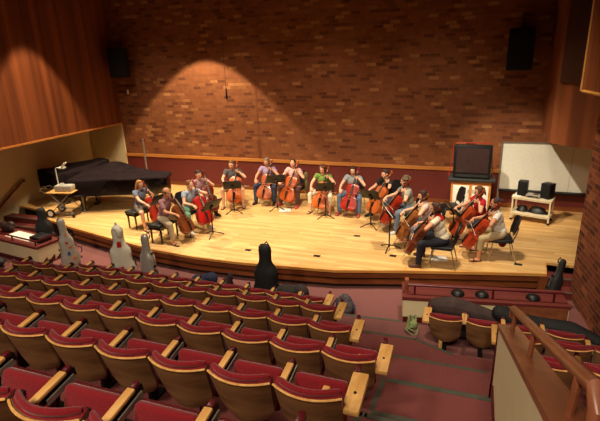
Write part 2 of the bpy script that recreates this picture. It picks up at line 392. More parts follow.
# ------------------------------------------------------------------ theatre seats
SEATW = .525
def shell_surface(w_top, w_bot, z0, z1, y_off, th, nx=12, nz=8, wrap=.085, crown=.004, corner=.1):
    """upright curved slab; faces +y, recline so that the bottom is further forward"""
    def pt(u, v, side):
        z = z0 + (z1-z0)*v
        hw = (w_bot + (w_top-w_bot)*min(1, v**.6))/2
        if v < .25: hw -= corner*(1-v/.25)**2*.5
        x = hw*u
        y = .13*(1-v) + wrap*(u*u-1) + y_off + (th if side else 0)
        if v > .999: z += crown*(1-u*u)
        else: z += crown*(1-u*u)*v
        return V((x, y, z))
    b = B(); rings = []
    for j in range(nz+1):
        v = j/nz
        rings.append([pt(-1+2*i/nx, v, 0) for i in range(nx+1)] + [pt(1-2*i/nx, v, 1) for i in range(nx+1)])
    ring_loft(b, rings); return b
def make_seat():
    t = thing('theatre_seat', 'x', 'seat')
    o = obj('back_shell', shell_surface(.50, .42, .26, .705, 0, .018), m_shell, t)
    e = B(); n = 14; pts = []
    for i in range(n+1):
        u = -1+2*i/n; pts.append(V((.25*u, .085*(u*u-1)-.001, .707+.004*(1-u*u))))
    tube(e, pts, .009, 6); obj('edge_band', e, m_blond, o)
    # red cushion, thicker than the shell and proud of its top
    bm = shell_surface(.49, .43, .31, .695, .018, .05, nz=8)
    top = [v for v in bm.verts if v.co.z > .68]
    for v in top: v.co.z += .03 if v.co.y-.085*((v.co.x/.245)**2-1) > .05 else .012
    pts = [V((.228*(-1+2*i/n), .085*((-1+2*i/n)**2-1)+.046, .730+.006*(1-(-1+2*i/n)**2))) for i in range(n+1)]
    tube(bm, pts, [.016]+[.024]*(n-1)+[.016], 8)
    obj('back_cushion', bm, m_red, t)
    # tip-up seat
    M = Matrix.Translation((0, .27, .24)) @ Matrix.Rotation(R(74), 4, 'X')
    bm = B(); box(bm, (0, .17, .02), (.42, .34, .075), M, bev=.03, seg=3); s = obj('seat_cushion', bm, m_red, t)
    bm = B(); box(bm, (0, .17, -.03), (.41, .33, .025), M, bev=.01); obj('seat_pan', bm, m_cap, s)
    return t
def make_arm(parent, x, end=False):
    M = Matrix.Translation((x, .05, .50)) @ Matrix.Rotation(R(9), 4, 'X')
    if not end:
        bm = B(); box(bm, (0, .215, .06), (.058, .25, .03), M, bev=.01); a = obj('armrest', bm, m_blond, parent)
        bm = B(); box(bm, (0, .368, .060), (.042, .055, .034), M, bev=.01); obj('arm_cap', bm, m_cap, a)
        bm = B(); box(bm, (.040, .26, .01), (.010, .22, .04), M); obj('tablet_hinge', bm, m_steel, a)
        bm = B(); box(bm, (0, .27, .015), (.03, .28, .06), M); box(bm, (0, .30, .24), (.035, .10, .50)); box(bm, (0, .30, .015), (.07, .26, .03)); obj('standard', bm, m_blackm, parent)
    else:
        bm = B(); box(bm, (.03, .19, .055), (.125, .36, .055), M, bev=.012); a = obj('armrest', bm, m_blond, parent)
        bm = B(); box(bm, (0, .40, .07), (.045, .08, .05), M, bev=.012); obj('arm_cap', bm, m_cap, a)
        bm = B(); lathe(bm, [(.012, 0), (.012, .004)], 10, M @ Matrix.Translation((.03, .17, .082))); obj('number_plate', bm, m_blackm, a)
        bm = B(); box(bm, (.055, .21, .27), (.055, .30, .54), bev=.008); obj('end_panel', bm, m_blond, parent)
seat0 = make_seat(); make_arm(seat0, -.2625)                      # plain seat, arm on its left
seatE = make_seat(); make_arm(seatE, -.2625); make_arm(seatE, .2625, True)      # last seat at an aisle
seatL = make_seat(); make_arm(seatL, .2625)
bmx = thing('tmp', 'x', 'x'); make_arm(bmx, .2625, True)
for ch in list(bmx.children):                                     # first seat of the right block: end panel on the left
    for q in [ch] + list(ch.children):
        for v in q.data.vertices: v.co.x = -v.co.x
        q.data.flip_normals()
    ch.parent = seatL
bpy.data.objects.remove(bmx)
used = {}
def put_seat(proto, x, y, z, label, group):
    if proto.name not in used:
        used[proto.name] = 1; proto.location = (x, y, z); proto['label'] = label; proto['group'] = group; return proto
    return dup(proto, (x, y, z), 0, label, group)
ORD = ['first', 'second', 'third', 'fourth', 'fifth', 'sixth', 'seventh', 'eighth', 'ninth', 'tenth', 'eleventh', 'twelfth', 'thirteenth', 'fourteenth']
ROWN = ['front row', 'second row', 'third row', 'fourth row', 'fifth row', 'sixth row']
counts = [10, 12, 12, 10, 7, 5]
for n in range(6):
    for k in range(counts[n]):
        x = ENDX[n] - SEATW*(k+.5)
        if n == 5: x = -.745 - SEATW*(k+.5)
        end = (k == 0)
        where = ('at the aisle end of the %s from the stage' % ROWN[n]) if end else ('%s from the aisle in the %s from the stage' % (ORD[k], ROWN[n]))
        if n == 5: where = 'in the nearest row, %s from the aisle' % ORD[k]
        put_seat(seatE if end else seat0, x, ROWY[n], zrow(n), 'red cushioned theatre seat ' + where, 'theatre seats left of the aisle')
for n, x0, cnt, rn in ((0, -.46, 4, 'seat in the front row right of the aisle'), (1, .52, 3, 'seat in the second row beyond the low aisle wall'), (2, .70, 3, 'seat in the third row beyond the low aisle wall')):
    pit = .55 if n == 0 else SEATW
    for k in range(cnt):
        put_seat(seatL if k == 0 else seat0, x0 + pit*(k+.5), ROWY[n]+(.03 if n == 0 else 0), zrow(n), 'red theatre seat, %s %s' % (ORD[k], rn), 'theatre seats right of the aisle')

#@@REST
# ------------------------------------------------------------------ stage furniture
def make_piano(label, loc, rotz, L=2.72, W=1.0):
    t = thing('grand_piano', label, 'piano', loc, rotz); t.scale = (1, W, 1) if W > 0 else (1, -1, 1)
    k = L/2.72
    out = [(0, -.75), (.95*k, -.75), (1.3*k, -.68), (1.6*k, -.5), (1.9*k, -.25), (2.2*k, -.1), (2.5*k, .0), (2.66*k, .15), (2.72*k, .42), (2.66*k, .64), (2.5*k, .75), (0, .75)]
    b = B(); prism(b, out, .50, .93); obj('case', b, m_piano, t, 30)
    g_ = [(x-.015 if x == 0 else x+.012, y*1.015) for x, y in out]
    b = B(); prism(b, g_, .932, .955); obj('lid', b, m_piano, t, 30)
    b = B(); box(b, (-.09, 0, .66), (.2, 1.42, .05), bev=.01); box(b, (-.03, -.72, .74), (.3, .06, .18), bev=.02); box(b, (-.03, .72, .74), (.3, .06, .18), bev=.02); obj('keybed', b, m_piano, t, 30)
    b = B(); box(b, (-.10, 0, .705), (.14, 1.23, .03)); obj('keyboard', b, m_white, t, 0)
    for x, y in ((.15, -.6), (.15, .6), (2.25*k, .45)):
        b = B(); lathe(b, [(.05, .08), (.055, .12), (.075, .3), (.095, .45), (.10, .50)], 8, Matrix.Translation((x, y, 0))); lg = obj('leg', b, m_piano, t, 30)
        b = B(); lathe(b, [(.0, .0), (.045, .0), (.045, .05), (.02, .085), (.0, .085)], 12, Matrix.Translation((x, y, 0))); obj('caster', b, m_steel, lg)
    b = B(); box(b, (.35, 0, .36), (.04, .26, .5)); box(b, (.32, 0, .09), (.14, .3, .04)); obj('pedal_lyre', b, m_piano, t, 0)
    return t
PA = (-11.02, 10.80, 0); RA = R(22)
make_piano('black grand piano with its shiny rim showing below the dark cover', PA, RA, W=-1)
make_piano('black grand piano standing behind by the cream wall under its cover', (-12.34, 10.98, 0), R(72), 2.0, .84)
def cover(label, loc, rotz, L, drop, W=1.0, bump=0):
    k = L/2.72
    out = [(-.20, -.79), (.95*k, -.79), (1.32*k, -.72), (1.62*k, -.54), (1.92*k, -.29), (2.22*k, -.14), (2.53*k, -.04), (2.7*k, .13), (2.76*k, .42), (2.7*k, .66), (2.53*k, .79), (-.20, .79)]
    b = B(); n = len(out); dense = []
    for i in range(n):
        p, q = V(out[i]), V(out[(i+1) % n]); m = max(1, int((q-p).length/.12))
        dense += [p.lerp(q, j/m) for j in range(m)]
    rings = []
    def hump(x, y): return bump*math.exp(-((x-.75*k)/(.55*k))**2)*max(0, min(1, (y*(1 if W > 0 else -1)+.35)/1.0)) + .012*math.sin(5*x+4*y)
    for f_, z in ((.15, 1.0), (.4, 1.0), (.65, 1.0), (.88, 1.0), (.975, .99), (1.0, .968)): rings.append([V((1.1*k+(p.x-1.1*k)*f_, p.y*f_, z + (hump(1.1*k+(p.x-1.1*k)*f_, p.y*f_) if z > .97 else hump(p.x, p.y)*.9))) for p in dense])
    for s in (.4, .8, 1.0):
        r_ = []
        for i, p in enumerate(dense):
            d = drop(p.x, p.y) * (1 + .07*math.sin(i*1.3))
            w_ = 1 + .016*math.sin(i*1.9)*s
            r_.append(V((1.1*k+(p.x-1.1*k)*w_, p.y*w_, .965 + hump(p.x, p.y)*.9*(1-s) - d*s)))
        rings.append(r_)
    ring_loft(b, list(reversed(rings)), cap=False)
    b.verts.ensure_lookup_table(); base = len(dense)*(len(rings)-1); cen = b.verts.new((1.1*k, 0, 1.0+hump(1.1*k, 0)))
    b.verts.ensure_lookup_table(); tops = [b.verts[base+i] for i in range(len(dense))]
    for i in range(len(dense)): b.faces.new((tops[i], tops[(i+1) % len(dense)], cen))
    o = tag(obj('piano_cover', b, m_cover, None, 60), label, 'cover'); o.location = loc; o.rotation_euler = (0, 0, rotz); o.scale = (1, W, 1); return o
cover('dark quilted cover draped over the grand piano nearest the players', PA, RA, 2.72, lambda x, y: (.42 if x < .75 else .42-.40*min(1, (x-.75)/.25)), -1.0, .20)
cover('dark quilted cover hanging low over the rear piano by the cream wall', (-12.34, 10.98, 0), R(72), 2.0, lambda x, y: .5, .84)
t = thing('microphone_stand', 'thin grey upright pole standing behind the grand piano', 'stand', (-10.34, 12.95, 0))
b = B(); tube(b, [(0, 0, 0), (0, 0, 1.72)], .028, 8); obj('pole', b, m_steel, t)
b = B(); lathe(b, [(.16, 0), (.16, .02), (.03, .05), (0, .05)], 16); obj('base', b, m_blackm, t)

# projector trolley and overhead projector
TC = (-10.95, 9.95, 0); TR = R(14)
t = thing('projector_cart', 'wood topped rolling cart with crossed steel legs and large wheels by the piano', 'cart', TC, TR)
b = B(); box(b, (0, 0, .72), (.78, .54, .03), bev=.008); obj('tabletop', b, m_blond, t)
b = B()
for y in (-.24, .24):
    tube(b, [(-.30, y, .70), (.32, y, .12)], .013, 6); tube(b, [(.30, y, .70), (-.32, y, .14)], .013, 6); tube(b, [(-.36, y, .14), (.34, y, .10)], .012, 6)
obj('frame', b, m_gray, t)
b = B(); tube(b, [(-.40, -.24, .70), (-.56, -.24, .82), (-.56, .24, .82), (-.40, .24, .70)], .013, 6); obj('handle', b, m_chrome, t)
for y in (-.27, .27):
    M = Matrix.Translation((-.34, y, .125)) @ Matrix.Rotation(PI/2, 4, 'X')
    b = B(); lathe(b, [(.075, -.02), (.12, -.022), (.125, 0), (.12, .022), (.075, .02)], 18, M); w_ = obj('wheel', b, m_black, t)
    b = B(); lathe(b, [(.0, -.024), (.078, -.024), (.078, .024), (.0, .024)], 18, M); obj('wheel_hub', b, m_white, w_)
    b = B(); lathe(b, [(.0, -.015), (.045, -.015), (.045, .015), (0, .015)], 12, Matrix.Translation((.34, y, .045)) @ Matrix.Rotation(PI/2, 4, 'X')); obj('caster', b, m_black, t)
t = thing('overhead_projector', 'grey overhead projector with a raised mirror head on the wood topped cart', 'projector', (TC[0], TC[1]+.02, .735), TR)
b = B(); box(b, (.08, 0, .09), (.50, .38, .17), bev=.02); obj('base_box', b, mat('projector_grey', (176, 170, 158), .5), t)
b = B(); box(b, (.08, 0, .178), (.36, .30, .01)); obj('glass_stage', b, mat('projector_glass', (196, 196, 190), .1), t)
b = B(); tube(b, [(-.20, .10, .12), (-.20, .10, .60), (-.16, .08, .64), (.0, .04, .66)], .016, 8); obj('post', b, m_white, t)
b = B(); box(b, (.06, .03, .655), (.17, .15, .05), bev=.015); box(b, (0, 0, 0), (.015, .16, .16), Matrix.Translation((.12, .03, .735)) @ Matrix.Rotation(R(40), 4, 'Y'), bev=.004); obj('mirror_head', b, m_white, t)

# television on its cabinet
t = thing('cabinet', 'wood framed cabinet with two white doors under the television', 'cabinet', (.04, 12.86, 0))
b = B(); box(b, (0, 0, .5), (.98, .56, .90), bev=.006); obj('carcass', b, m_trimwood, t, 30)
b = B(); box(b, (0, 0, .025), (.9, .5, .05)); obj('plinth', b, m_black, t, 0)
for s in (-1, 1):
    b = B(); box(b, (s*.235, -.288, .47), (.40, .02, .74), bev=.006); d = obj('door', b, m_white, t, 30)
    b = B(); box(b, (s*.06, -.305, .70), (.02, .02, .09), bev=.004); obj('handle', b, m_steel, d)
b = B(); box(b, (0, -.02, .99), (1.14, .66, .07), bev=.02); obj('top_tray', b, mat('tray_grey', (52, 56, 56), .5), t)
t = thing('television', 'large black tube television on the white doored cabinet', 'television', (.03, 12.86, 1.027))
b = B(); box(b, (0, -.24, .40), (.92, .14, .78), bev=.025)
ring_loft(b, [[V((-.44, -.18, .05)), V((.44, -.18, .05)), V((.44, -.18, .76)), V((-.44, -.18, .76))], [V((-.26, .30, .10)), V((.26, .30, .10)), V((.26, .30, .58)), V((-.26, .30, .58))]])
obj('housing', b, m_black, t, 30)
b = B(); n = 8
ring_loft(b, [[V((-.385 + .77*i/n, -.312-.018*(1-(2*i/n-1)**2)*(1-(2*j/n-1)**2), .15+.57*j/n)) for i in range(n+1)] for j in range(n+1)], closed=False); obj('screen', b, m_screen, t, 60)
b = B(); box(b, (0, -.312, .075), (.78, .01, .06)); obj('speaker_strip', b, mat('tv_strip', (38, 40, 42), .6), t, 0)
t.scale = (1, 1, 1.10)
b = B()
tube(b, [(-.53, 12.72, 1.035), (-.475, 12.86, 1.5), (-.455, 12.84, 1.87), (-.42, 12.84, 1.910), (.0, 12.80, 1.914), (.44, 12.84, 1.904), (.475, 12.86, 1.78), (.55, 12.82, 1.035)], .008, 6); tag(obj('tie_strap', b, mat('red_strap', (190, 30, 30), .6)), 'red strap running over the top and sides of the television', 'strap')

# whiteboard on the back wall
t = thing('whiteboard', 'wide white board on the back wall behind the speaker cart', 'whiteboard', (1.98, 13.55, .54))
b = B(); box(b, (0, 0, .64), (2.44, .03, 1.26)); obj('board', b, m_board, t, 0)
b = B(); 
for x in (-1.23, 1.23): box(b, (x, -.01, .62), (.04, .05, 1.32))
box(b, (0, -.01, 1.28), (2.5, .05, .03)); box(b, (.45, -.018, .64), (.006, .004, 1.26)); obj('frame', b, m_steel, t, 0)
b = B(); box(b, (0, -.06, -.02), (2.46, .12, .04), bev=.006); obj('marker_tray', b, m_blackm, t)
for x in (-1.23,):
    b = B(); box(b, (x, -.05, -.27), (.05, .05, .54)); obj('leg', b, m_steel, t, 0)

# speaker cart
AC = (1.54, 12.66, 0); AR = R(-17)
t = thing('av_cart', 'cream metal two shelf cart in front of the white board', 'cart', AC, AR)
m_cart = mat('cart_cream', (214, 202, 170), .45)
for nm, z in (('top_shelf', .61), ('bottom_shelf', .20)):
    b = B(); box(b, (0, 0, z), (.92, .48, .035), bev=.008); box(b, (0, 0, z-.03), (.90, .46, .03)); obj(nm, b, m_cart, t)
for x in (-.43, .43):
    for y in (-.21, .21):
        b = B(); box(b, (x, y, .34), (.035, .035, .56)); l_ = obj('leg', b, m_cart, t, 0)
        b = B(); lathe(b, [(0, -.012), (.03, -.012), (.03, .012), (0, .012)], 12, Matrix.Translation((x, y, .03)) @ Matrix.Rotation(PI/2, 4, 'X')); box(b, (x, y, .055), (.03, .03, .02)); obj('caster', b, m_black, l_)
MC = Matrix.Translation(AC) @ Matrix.Rotation(AR, 4, 'Z')
def on_cart(x, y, z): return tuple(MC @ V((x, y, z)))
for x, w_, h_, lab, rz in ((-.27, .21, .37, 'smaller black speaker standing at the left on the cream cart', 0), (.30, .24, .38, 'larger angled black speaker standing at the right on the cream cart', R(-22))):
    s = thing('speaker', lab, 'speaker', on_cart(x, .02, .628), AR+rz)
    b = B(); box(b, (0, 0, h_/2), (w_, .24, h_), bev=.012); obj('cabinet', b, m_black, s)
    b = B(); box(b, (0, -.124, h_/2), (w_-.03, .012, h_-.03), bev=.004); obj('grille', b, mat('grille_cloth', (14, 14, 15), .9), s)
s = thing('amplifier', 'flat grey player box between the two speakers on the cream cart', 'player', on_cart(.0, -.06, .628), AR)
b = B(); box(b, (.01, 0, .04), (.32, .26, .07), bev=.008); obj('body', b, mat('amp_grey', (170, 160, 150), .4, .2), s)
b = B(); box(b, (.01, -.132, .045), (.26, .006, .03)); obj('front_panel', b, m_ebony, s, 0)
b = B(); lathe(b, [(0, .075), (.07, .075), (.07, .085), (0, .086)], 14, Matrix.Translation((.06, .02, 0))); obj('disc_lid', b, m_ebony, s)
b = B(); box(b, (0, 0, .006), (.20, .16, .012), bev=.003); s = tag(obj('paper_stack', b, m_paper), 'small stack of white paper at the left end of the cream cart', 'paper'); s.location = on_cart(-.36, -.14, .628); s.rotation_euler = (0, 0, AR+.2)
for x, w_, lab in ((-.22, .13, 'smaller black bundle on the lower shelf of the cream cart'), (.14, .22, 'long black cable bundle in the middle of the lower shelf of the cream cart')):
    b = B(); 
    for k in range(7): tube(b, [(w_*math.cos(a)*(1-.06*k), .09*math.sin(a)*(1-.05*k), .02+.018*k+.006*math.sin(3*a+k)) for a in [2*PI*i/16 for i in range(17)]], .016, 6)
    s = tag(obj('cable_bundle', b, m_black), lab, 'cable'); s.location = on_cart(x, -.02, .22); s.rotation_euler = (0, 0, AR)

# loudspeakers on the walls, hanging microphone
def wall_speaker(label, loc, rz, w, h, d):
    t = thing('wall_speaker', label, 'speaker', loc, rz)
    b = B(); ring_loft(b, [[V((-w/2, -d, -h/2)), V((w/2, -d, -h/2)), V((w/2, -d, h/2)), V((-w/2, -d, h/2))], [V((-w*.32, 0, -h/2)), V((w*.32, 0, -h/2)), V((w*.32, 0, h/2)), V((-w*.32, 0, h/2))]]); bmesh.ops.bevel(b, geom=list(b.edges), offset=.02, segments=2, affect='EDGES'); obj('cabinet', b, m_black, t, 30)
    b = B(); box(b, (0, -d-.006, 0), (w-.06, .014, h-.06), bev=.005); obj('grille', b, mat('grille_cloth', (14, 14, 15), .9), t)
    b = B(); tube(b, [(0, -.1, h/2), (0, .05, h/2+.25)], .015, 6); box(b, (0, .02, 0), (.2, .06, .2)); obj('bracket', b, m_blackm, t)
wall_speaker('black loudspeaker hung high in the left corner of the brick wall', (-11.12, 13.50, 4.15), R(14), .62, .92, .45)
wall_speaker('black loudspeaker hung high on the brick wall above the white board', (.95, 13.58, 4.15), R(-4), .60, .98, .42)
t = thing('hanging_microphone', 'thin black microphone hanging on a wire before the brick wall', 'microphone', (-7.09, 13.0, 3.0))
b = B(); tube(b, [(0, 0, .3), (-.01, 0, 5.0)], .006, 5); obj('wire', b, m_black, t)
b = B(); lathe(b, [(.0, 0), (.028, .0), (.03, .05), (.02, .30), (.008, .36), (0, .36)], 10); obj('body', b, m_black, t)
b = B(); box(b, (0, 0, 0), (.06, .05, .16), bev=.012); o = tag(obj('wall_sensor', b, m_white), 'tiny pale sensor on the brick below the left loudspeaker', 'sensor'); o.location = (-11.23, YB-.026, 3.19)
for i, (x, y, lab) in enumerate(((-3.03, 9.06, 'dark floor socket plate near the middle front edge of the stage'), (-1.44, 9.5, 'dark floor socket plate before the kerchiefed cellist at the front edge'), (-2.46, 10.45, 'dark floor socket plate in the centre of the semicircle'), (1.06, 9.75, 'dark floor socket plate near the right front stage corner'), (-4.65, 8.95, 'dark floor socket plate near the front edge left of centre'))):
    b = B(); box(b, (0, 0, .003), (.15, .10, .006), bev=.002); o = tag(obj('floor_socket', b, m_ebony), lab, 'socket'); o.location = (x, y, 0)

# ------------------------------------------------------------------ chairs, benches, music stands
def make_chair():
    t = thing('stage_chair', 'x', 'chair')
    b = B(); M = Matrix.Translation((0, -.02, .445)) @ Matrix.Rotation(R(3), 4, 'X'); box(b, (0, 0, 0), (.46, .44, .05), M, bev=.02, seg=3); obj('seat', b, m_vinyl, t)
    b = B(); n = 10; rings = []
    for j in range(9):
        v = j/8; hw = .21*(1-.35*abs(2*v-1)**4); z = .56+.36*v; y = .20+.10*v
        rings.append([V((hw*(-1+2*i/n), y+.035*(1-(-1+2*i/n)**2), z)) for i in range(n+1)] + [V((hw*(1-2*i/n), y-.03+.035*(1-(1-2*i/n)**2), z)) for i in range(n+1)])
    ring_loft(b, rings); obj('backrest', b, m_vinyl, t)
    for s in (-1, 1):
        b = B(); tube(b, [(s*.235, -.25, 0), (s*.225, -.20, .42)], .012, 8); obj('leg', b, m_chrome, t)
        b = B(); tube(b, [(s*.235, .27, 0), (s*.22, .16, .42)], .012, 8); obj('leg', b, m_chrome, t)
        b = B(); tube(b, [(s*.225, -.20, .42), (s*.222, .16, .42), (s*.20, .235, .60), (s*.19, .27, .75)], .012, 8); obj('side_frame', b, m_blackm, t)
    return t
chair0 = make_chair(); chair_used = [0]
def chair(x, y, rz, label):
    if not chair_used[0]:
        chair_used[0] = 1; chair0.location = (x, y, 0); chair0.rotation_euler = (0, 0, rz); chair0['label'] = label; chair0['group'] = 'black stage chairs'; return chair0
    return dup(chair0, (x, y, 0), rz, label, 'black stage chairs')
def make_bench(label, x, y, rz):
    t = thing('piano_bench', label, 'bench', (x, y, 0), rz, 'black piano benches')
    b = B(); box(b, (0, 0, .40), (.70, .35, .07)); obj('apron', b, m_piano, t, 0)
    b = B(); box(b, (0, 0, .455), (.74, .38, .06), bev=.025, seg=3)
    for i in range(4):
        for j in range(2): ell(b, (-.27+.18*i, -.09+.18*j, .478), (.085, .085, .02), seg=10)
    obj('tufted_seat', b, m_vinyl, t)
    for sx in (-1, 1):
        for sy in (-1, 1):
            b = B(); lathe(b, [(.018, 0), (.022, .03), (.03, .34), (.034, .37)], 6, Matrix.Translation((sx*.31, sy*.14, 0))); obj('leg', b, m_piano, t, 30)
    return t
def make_stand(label, x, y, rz, h=1.0, tilt=36):
    """rz = 0: the desk faces +y"""
    t = thing('music_stand', label, 'music stand', (x, y, 0), rz, 'black music stands')
    b = B(); tube(b, [(0, 0, .05), (0, 0, .55)], .016, 8); tube(b, [(0, 0, .5), (0, 0, h)], .011, 8); obj('pole', b, m_blackm, t)
    for k in range(3):
        a = R(90+120*k); b = B(); tube(b, [(0, 0, .11), (.10*math.cos(a), .10*math.sin(a), .085), (.27*math.cos(a), .27*math.sin(a), .012)], .013, 6); obj('leg', b, m_blackm, t)
    M = Matrix.Translation((0, 0, h+.02)) @ Matrix.Rotation(R(tilt), 4, 'X')
    b = B(); box(b, (0, 0, .13), (.50, .012, .33), M, bev=.004); box(b, (0, .035, -.03), (.50, .07, .012), M); obj('desk', b, m_blackm, t)
    b = B(); box(b, (0, -.02, .06), (.07, .04, .12), M, bev=.01); lathe(b, [(0, -.02), (.022, -.02), (.022, .02), (0, .02)], 10, Matrix.Translation((.03, -.02, h)) @ Matrix.Rotation(PI/2, 4, 'Y')); obj('tilt_bracket', b, m_blackm, t)
    return t, M
def music_on(stand, M, label, w=.42, h=.30):
    b = B(); n = 4
    for s in (-1, 1):
        ring_loft(b, [[V((s*w/4 - w/4 + w/2*i/n, .010+.012*math.sin(PI*i/n), -.02+h*j)) for i in range(n+1)] for j in (0, 1)], closed=False)
    bmesh.ops.transform(b, matrix=M, verts=b.verts)
    o = tag(obj('sheet_music', b, m_paper), label, 'sheet music'); o.location = stand.location; o.rotation_euler = stand.rotation_euler; return o

# ------------------------------------------------------------------ cello, bow, cellist
def cello_wood(rgb):
    k = 'cello_%d_%d_%d' % rgb
    if k in MATS: return MATS[k]
    m = wood_mat(k, tuple(int(c*.72) for c in rgb), rgb, (14, 3, 2.0), .28, spec=.5)
    bs = m.node_tree.nodes['Principled BSDF']; bs.inputs['Coat Weight'].default_value = .35; bs.inputs['Coat Roughness'].default_value = .2
    return m
OUTL = [(0, .05), (.006, .11), (.03, .165), (.07, .20), (.12, .218), (.18, .222), (.24, .210), (.285, .19), (.315, .178), (.325, .182), (.338, .165), (.36, .143), (.40, .124), (.44, .120), (.475, .130), (.50, .146), (.512, .158), (.522, .154), (.55, .160), (.59, .170), (.63, .172), (.67, .163), (.70, .14), (.725, .105), (.74, .065), (.75, .035)]
T0 = .27     # endpin length showing
def make_cello(label, M, rgb, ep=None):
    t = bpy.data.objects.new('cello', None); C.objects.link(t); t.matrix_world = M; tag(t, label, 'cello', 'cellos of the semicircle')
    w = cello_wood(rgb); b = B(); rings = []; n = 10
    for z, hw in OUTL:
        e = min(1, z/.06, (.75-z)/.05); e = max(.15, e)**.5; a = .028*e; d = .058
        fr = [V((hw*u, -d-a*(1-u*u)**1.3, z+T0)) for u in [-1+2*i/n for i in range(n+1)]]
        bk = [V((hw*u, d+a*(1-u*u)**1.3, z+T0)) for u in [1-2*i/n for i in range(n+1)]]
        rings.append(fr + bk)
    ring_loft(b, rings); obj('body', b, w, t, 50)
    b = B(); ring_loft(b, [[V((-wd, -.05, z)), V((wd, -.05, z)), V((wd*.8, -.05+dp, z)), V((-wd*.8, -.05+dp, z))] for z, wd, dp in ((T0+.70, .022, .10), (T0+.75, .02, .07), (T0+.78, .017, .03), (T0+1.03, .014, .03))])
    obj('neck', b, w, t, 40)
    b = B(); ring_loft(b, [[V((-wd, y, z)), V((0, y-.012, z)), V((wd, y, z)), V((wd, y+.018, z)), V((-wd, y+.018, z))] for z, wd, y in ((T0+.45, .032, -.125), (T0+.75, .024, -.085), (T0+1.035, .016, -.062))]); obj('fingerboard', b, m_ebony, t, 30)
    b = B(); ring_loft(b, [[V((-wd, y, z)), V((wd, y, z)), V((wd, y+.03, z)), V((-wd, y+.03, z))] for z, wd, y in ((T0+1.03, .017, -.055), (T0+1.10, .018, -.035), (T0+1.16, .014, -.02))])
    tube(b, [V((0, -.005 + .032*(1-.2*k/5)*math.cos(k*.9+2.2), T0+1.175+.032*(1-.1*k)*math.sin(k*.9+2.2))) for k in range(7)], [.017]*5+[.014, .01], 8); ell(b, (0, -.005, T0+1.175), (.024, .02, .02)); sc = obj('scroll', b, w, t, 50)
    for k, (s, z) in enumerate(((1, 1.055), (-1, 1.08), (1, 1.105), (-1, 1.13))):
        b = B(); tube(b, [(0, -.035, T0+z), (s*.05, -.035, T0+z)], .007, 6); ell(b, (s*.062, -.035, T0+z), (.018, .007, .014), seg=8); obj('peg', b, m_ebony, sc)
    b = B(); ring_loft(b, [[V((-wd, y, z)), V((0, y-.012, z)), V((wd, y, z)), V((wd, y+.012, z)), V((-wd, y+.012, z))] for z, wd, y in ((T0+.03, .016, -.095), (T0+.14, .022, -.115), (T0+.27, .032, -.125))]); tp = obj('tailpiece', b, m_ebony, t, 40)
    b = B(); box(b, (0, -.115, T0+.37), (.088, .07, .008), bev=.003); obj('bridge', b, m_trimwood, t)
    b = B()
    for k in range(4): tube(b, [((k-1.5)*.011, -.128, T0+.27), ((k-1.5)*.015, -.152, T0+.37), ((k-1.5)*.006, -.068, T0+1.035)], .0014, 4)
    obj('strings', b, m_string, t)
    for s in (-1, 1):
        b = B(); pts = [(s*(.072+.020*math.cos(a*PI)+.012*a), -.082, T0+.31+.12*a) for a in [i/8 for i in range(9)]]
        tube(b, pts, [.008, .005, .0045, .0045, .0045, .0045, .0045, .005, .008], 6); obj('sound_hole', b, m_ebony, t)
    b = B(); tube(b, [(0, 0, 0), (0, 0, T0+.01)], [.003]+[.006], 8); lathe(b, [(0, T0-.03), (.014, T0-.03), (.02, T0+.01), (0, T0+.01)], 10); obj('endpin', b, m_blackm if ep else m_steel, t)
    return t
def make_bow(label, p0, p1, n):
    """frog at p0, tip at p1; n points from the stick to the hair"""
    p0, p1, n = V(p0), V(p1), V(n).normalized(); d = (p1-p0).normalized(); L = .72
    t = thing('cello_bow', label, 'bow', p0, 0, 'cello bows')
    b = B(); tube(b, [-.03*d, .2*L*d+.004*n, .5*L*d+.012*n, .8*L*d+.005*n, L*d], [.006, .006, .005, .0045, .004], 6); tube(b, [L*d, L*d+.012*d+.028*n], .006, 6); obj('stick', b, wood_mat('bow_wood', (92, 40, 20), (124, 60, 30), (5, 5, 5), .3) if 'bow_wood' not in MATS else MATS['bow_wood'], t)
    b = B(); tube(b, [.03*d+.028*n, L*d+.024*n], .0035, 5); obj('hair', b, m_paper, t)
    b = B(); x = d.cross(n); Mx = Matrix(((d.x, n.x, x.x, 0), (d.y, n.y, x.y, 0), (d.z, n.z, x.z, 0), (0, 0, 0, 1))); box(b, (.03, .016, 0), (.05, .026, .014), Mx, bev=.003); obj('frog', b, m_ebony, t)
    return t
def ik(a, c, l1, l2, pole):
    a, c = V(a), V(c); d = c-a; D = min(d.length, (l1+l2)*.995); d.normalize(); c = a + d*D
    x = (l1*l1 - l2*l2 + D*D)/(2*D); h = math.sqrt(max(0, l1*l1-x*x)); p = V(pole) - d*V(pole).dot(d)
    return a + d*x + p.normalized()*h, c
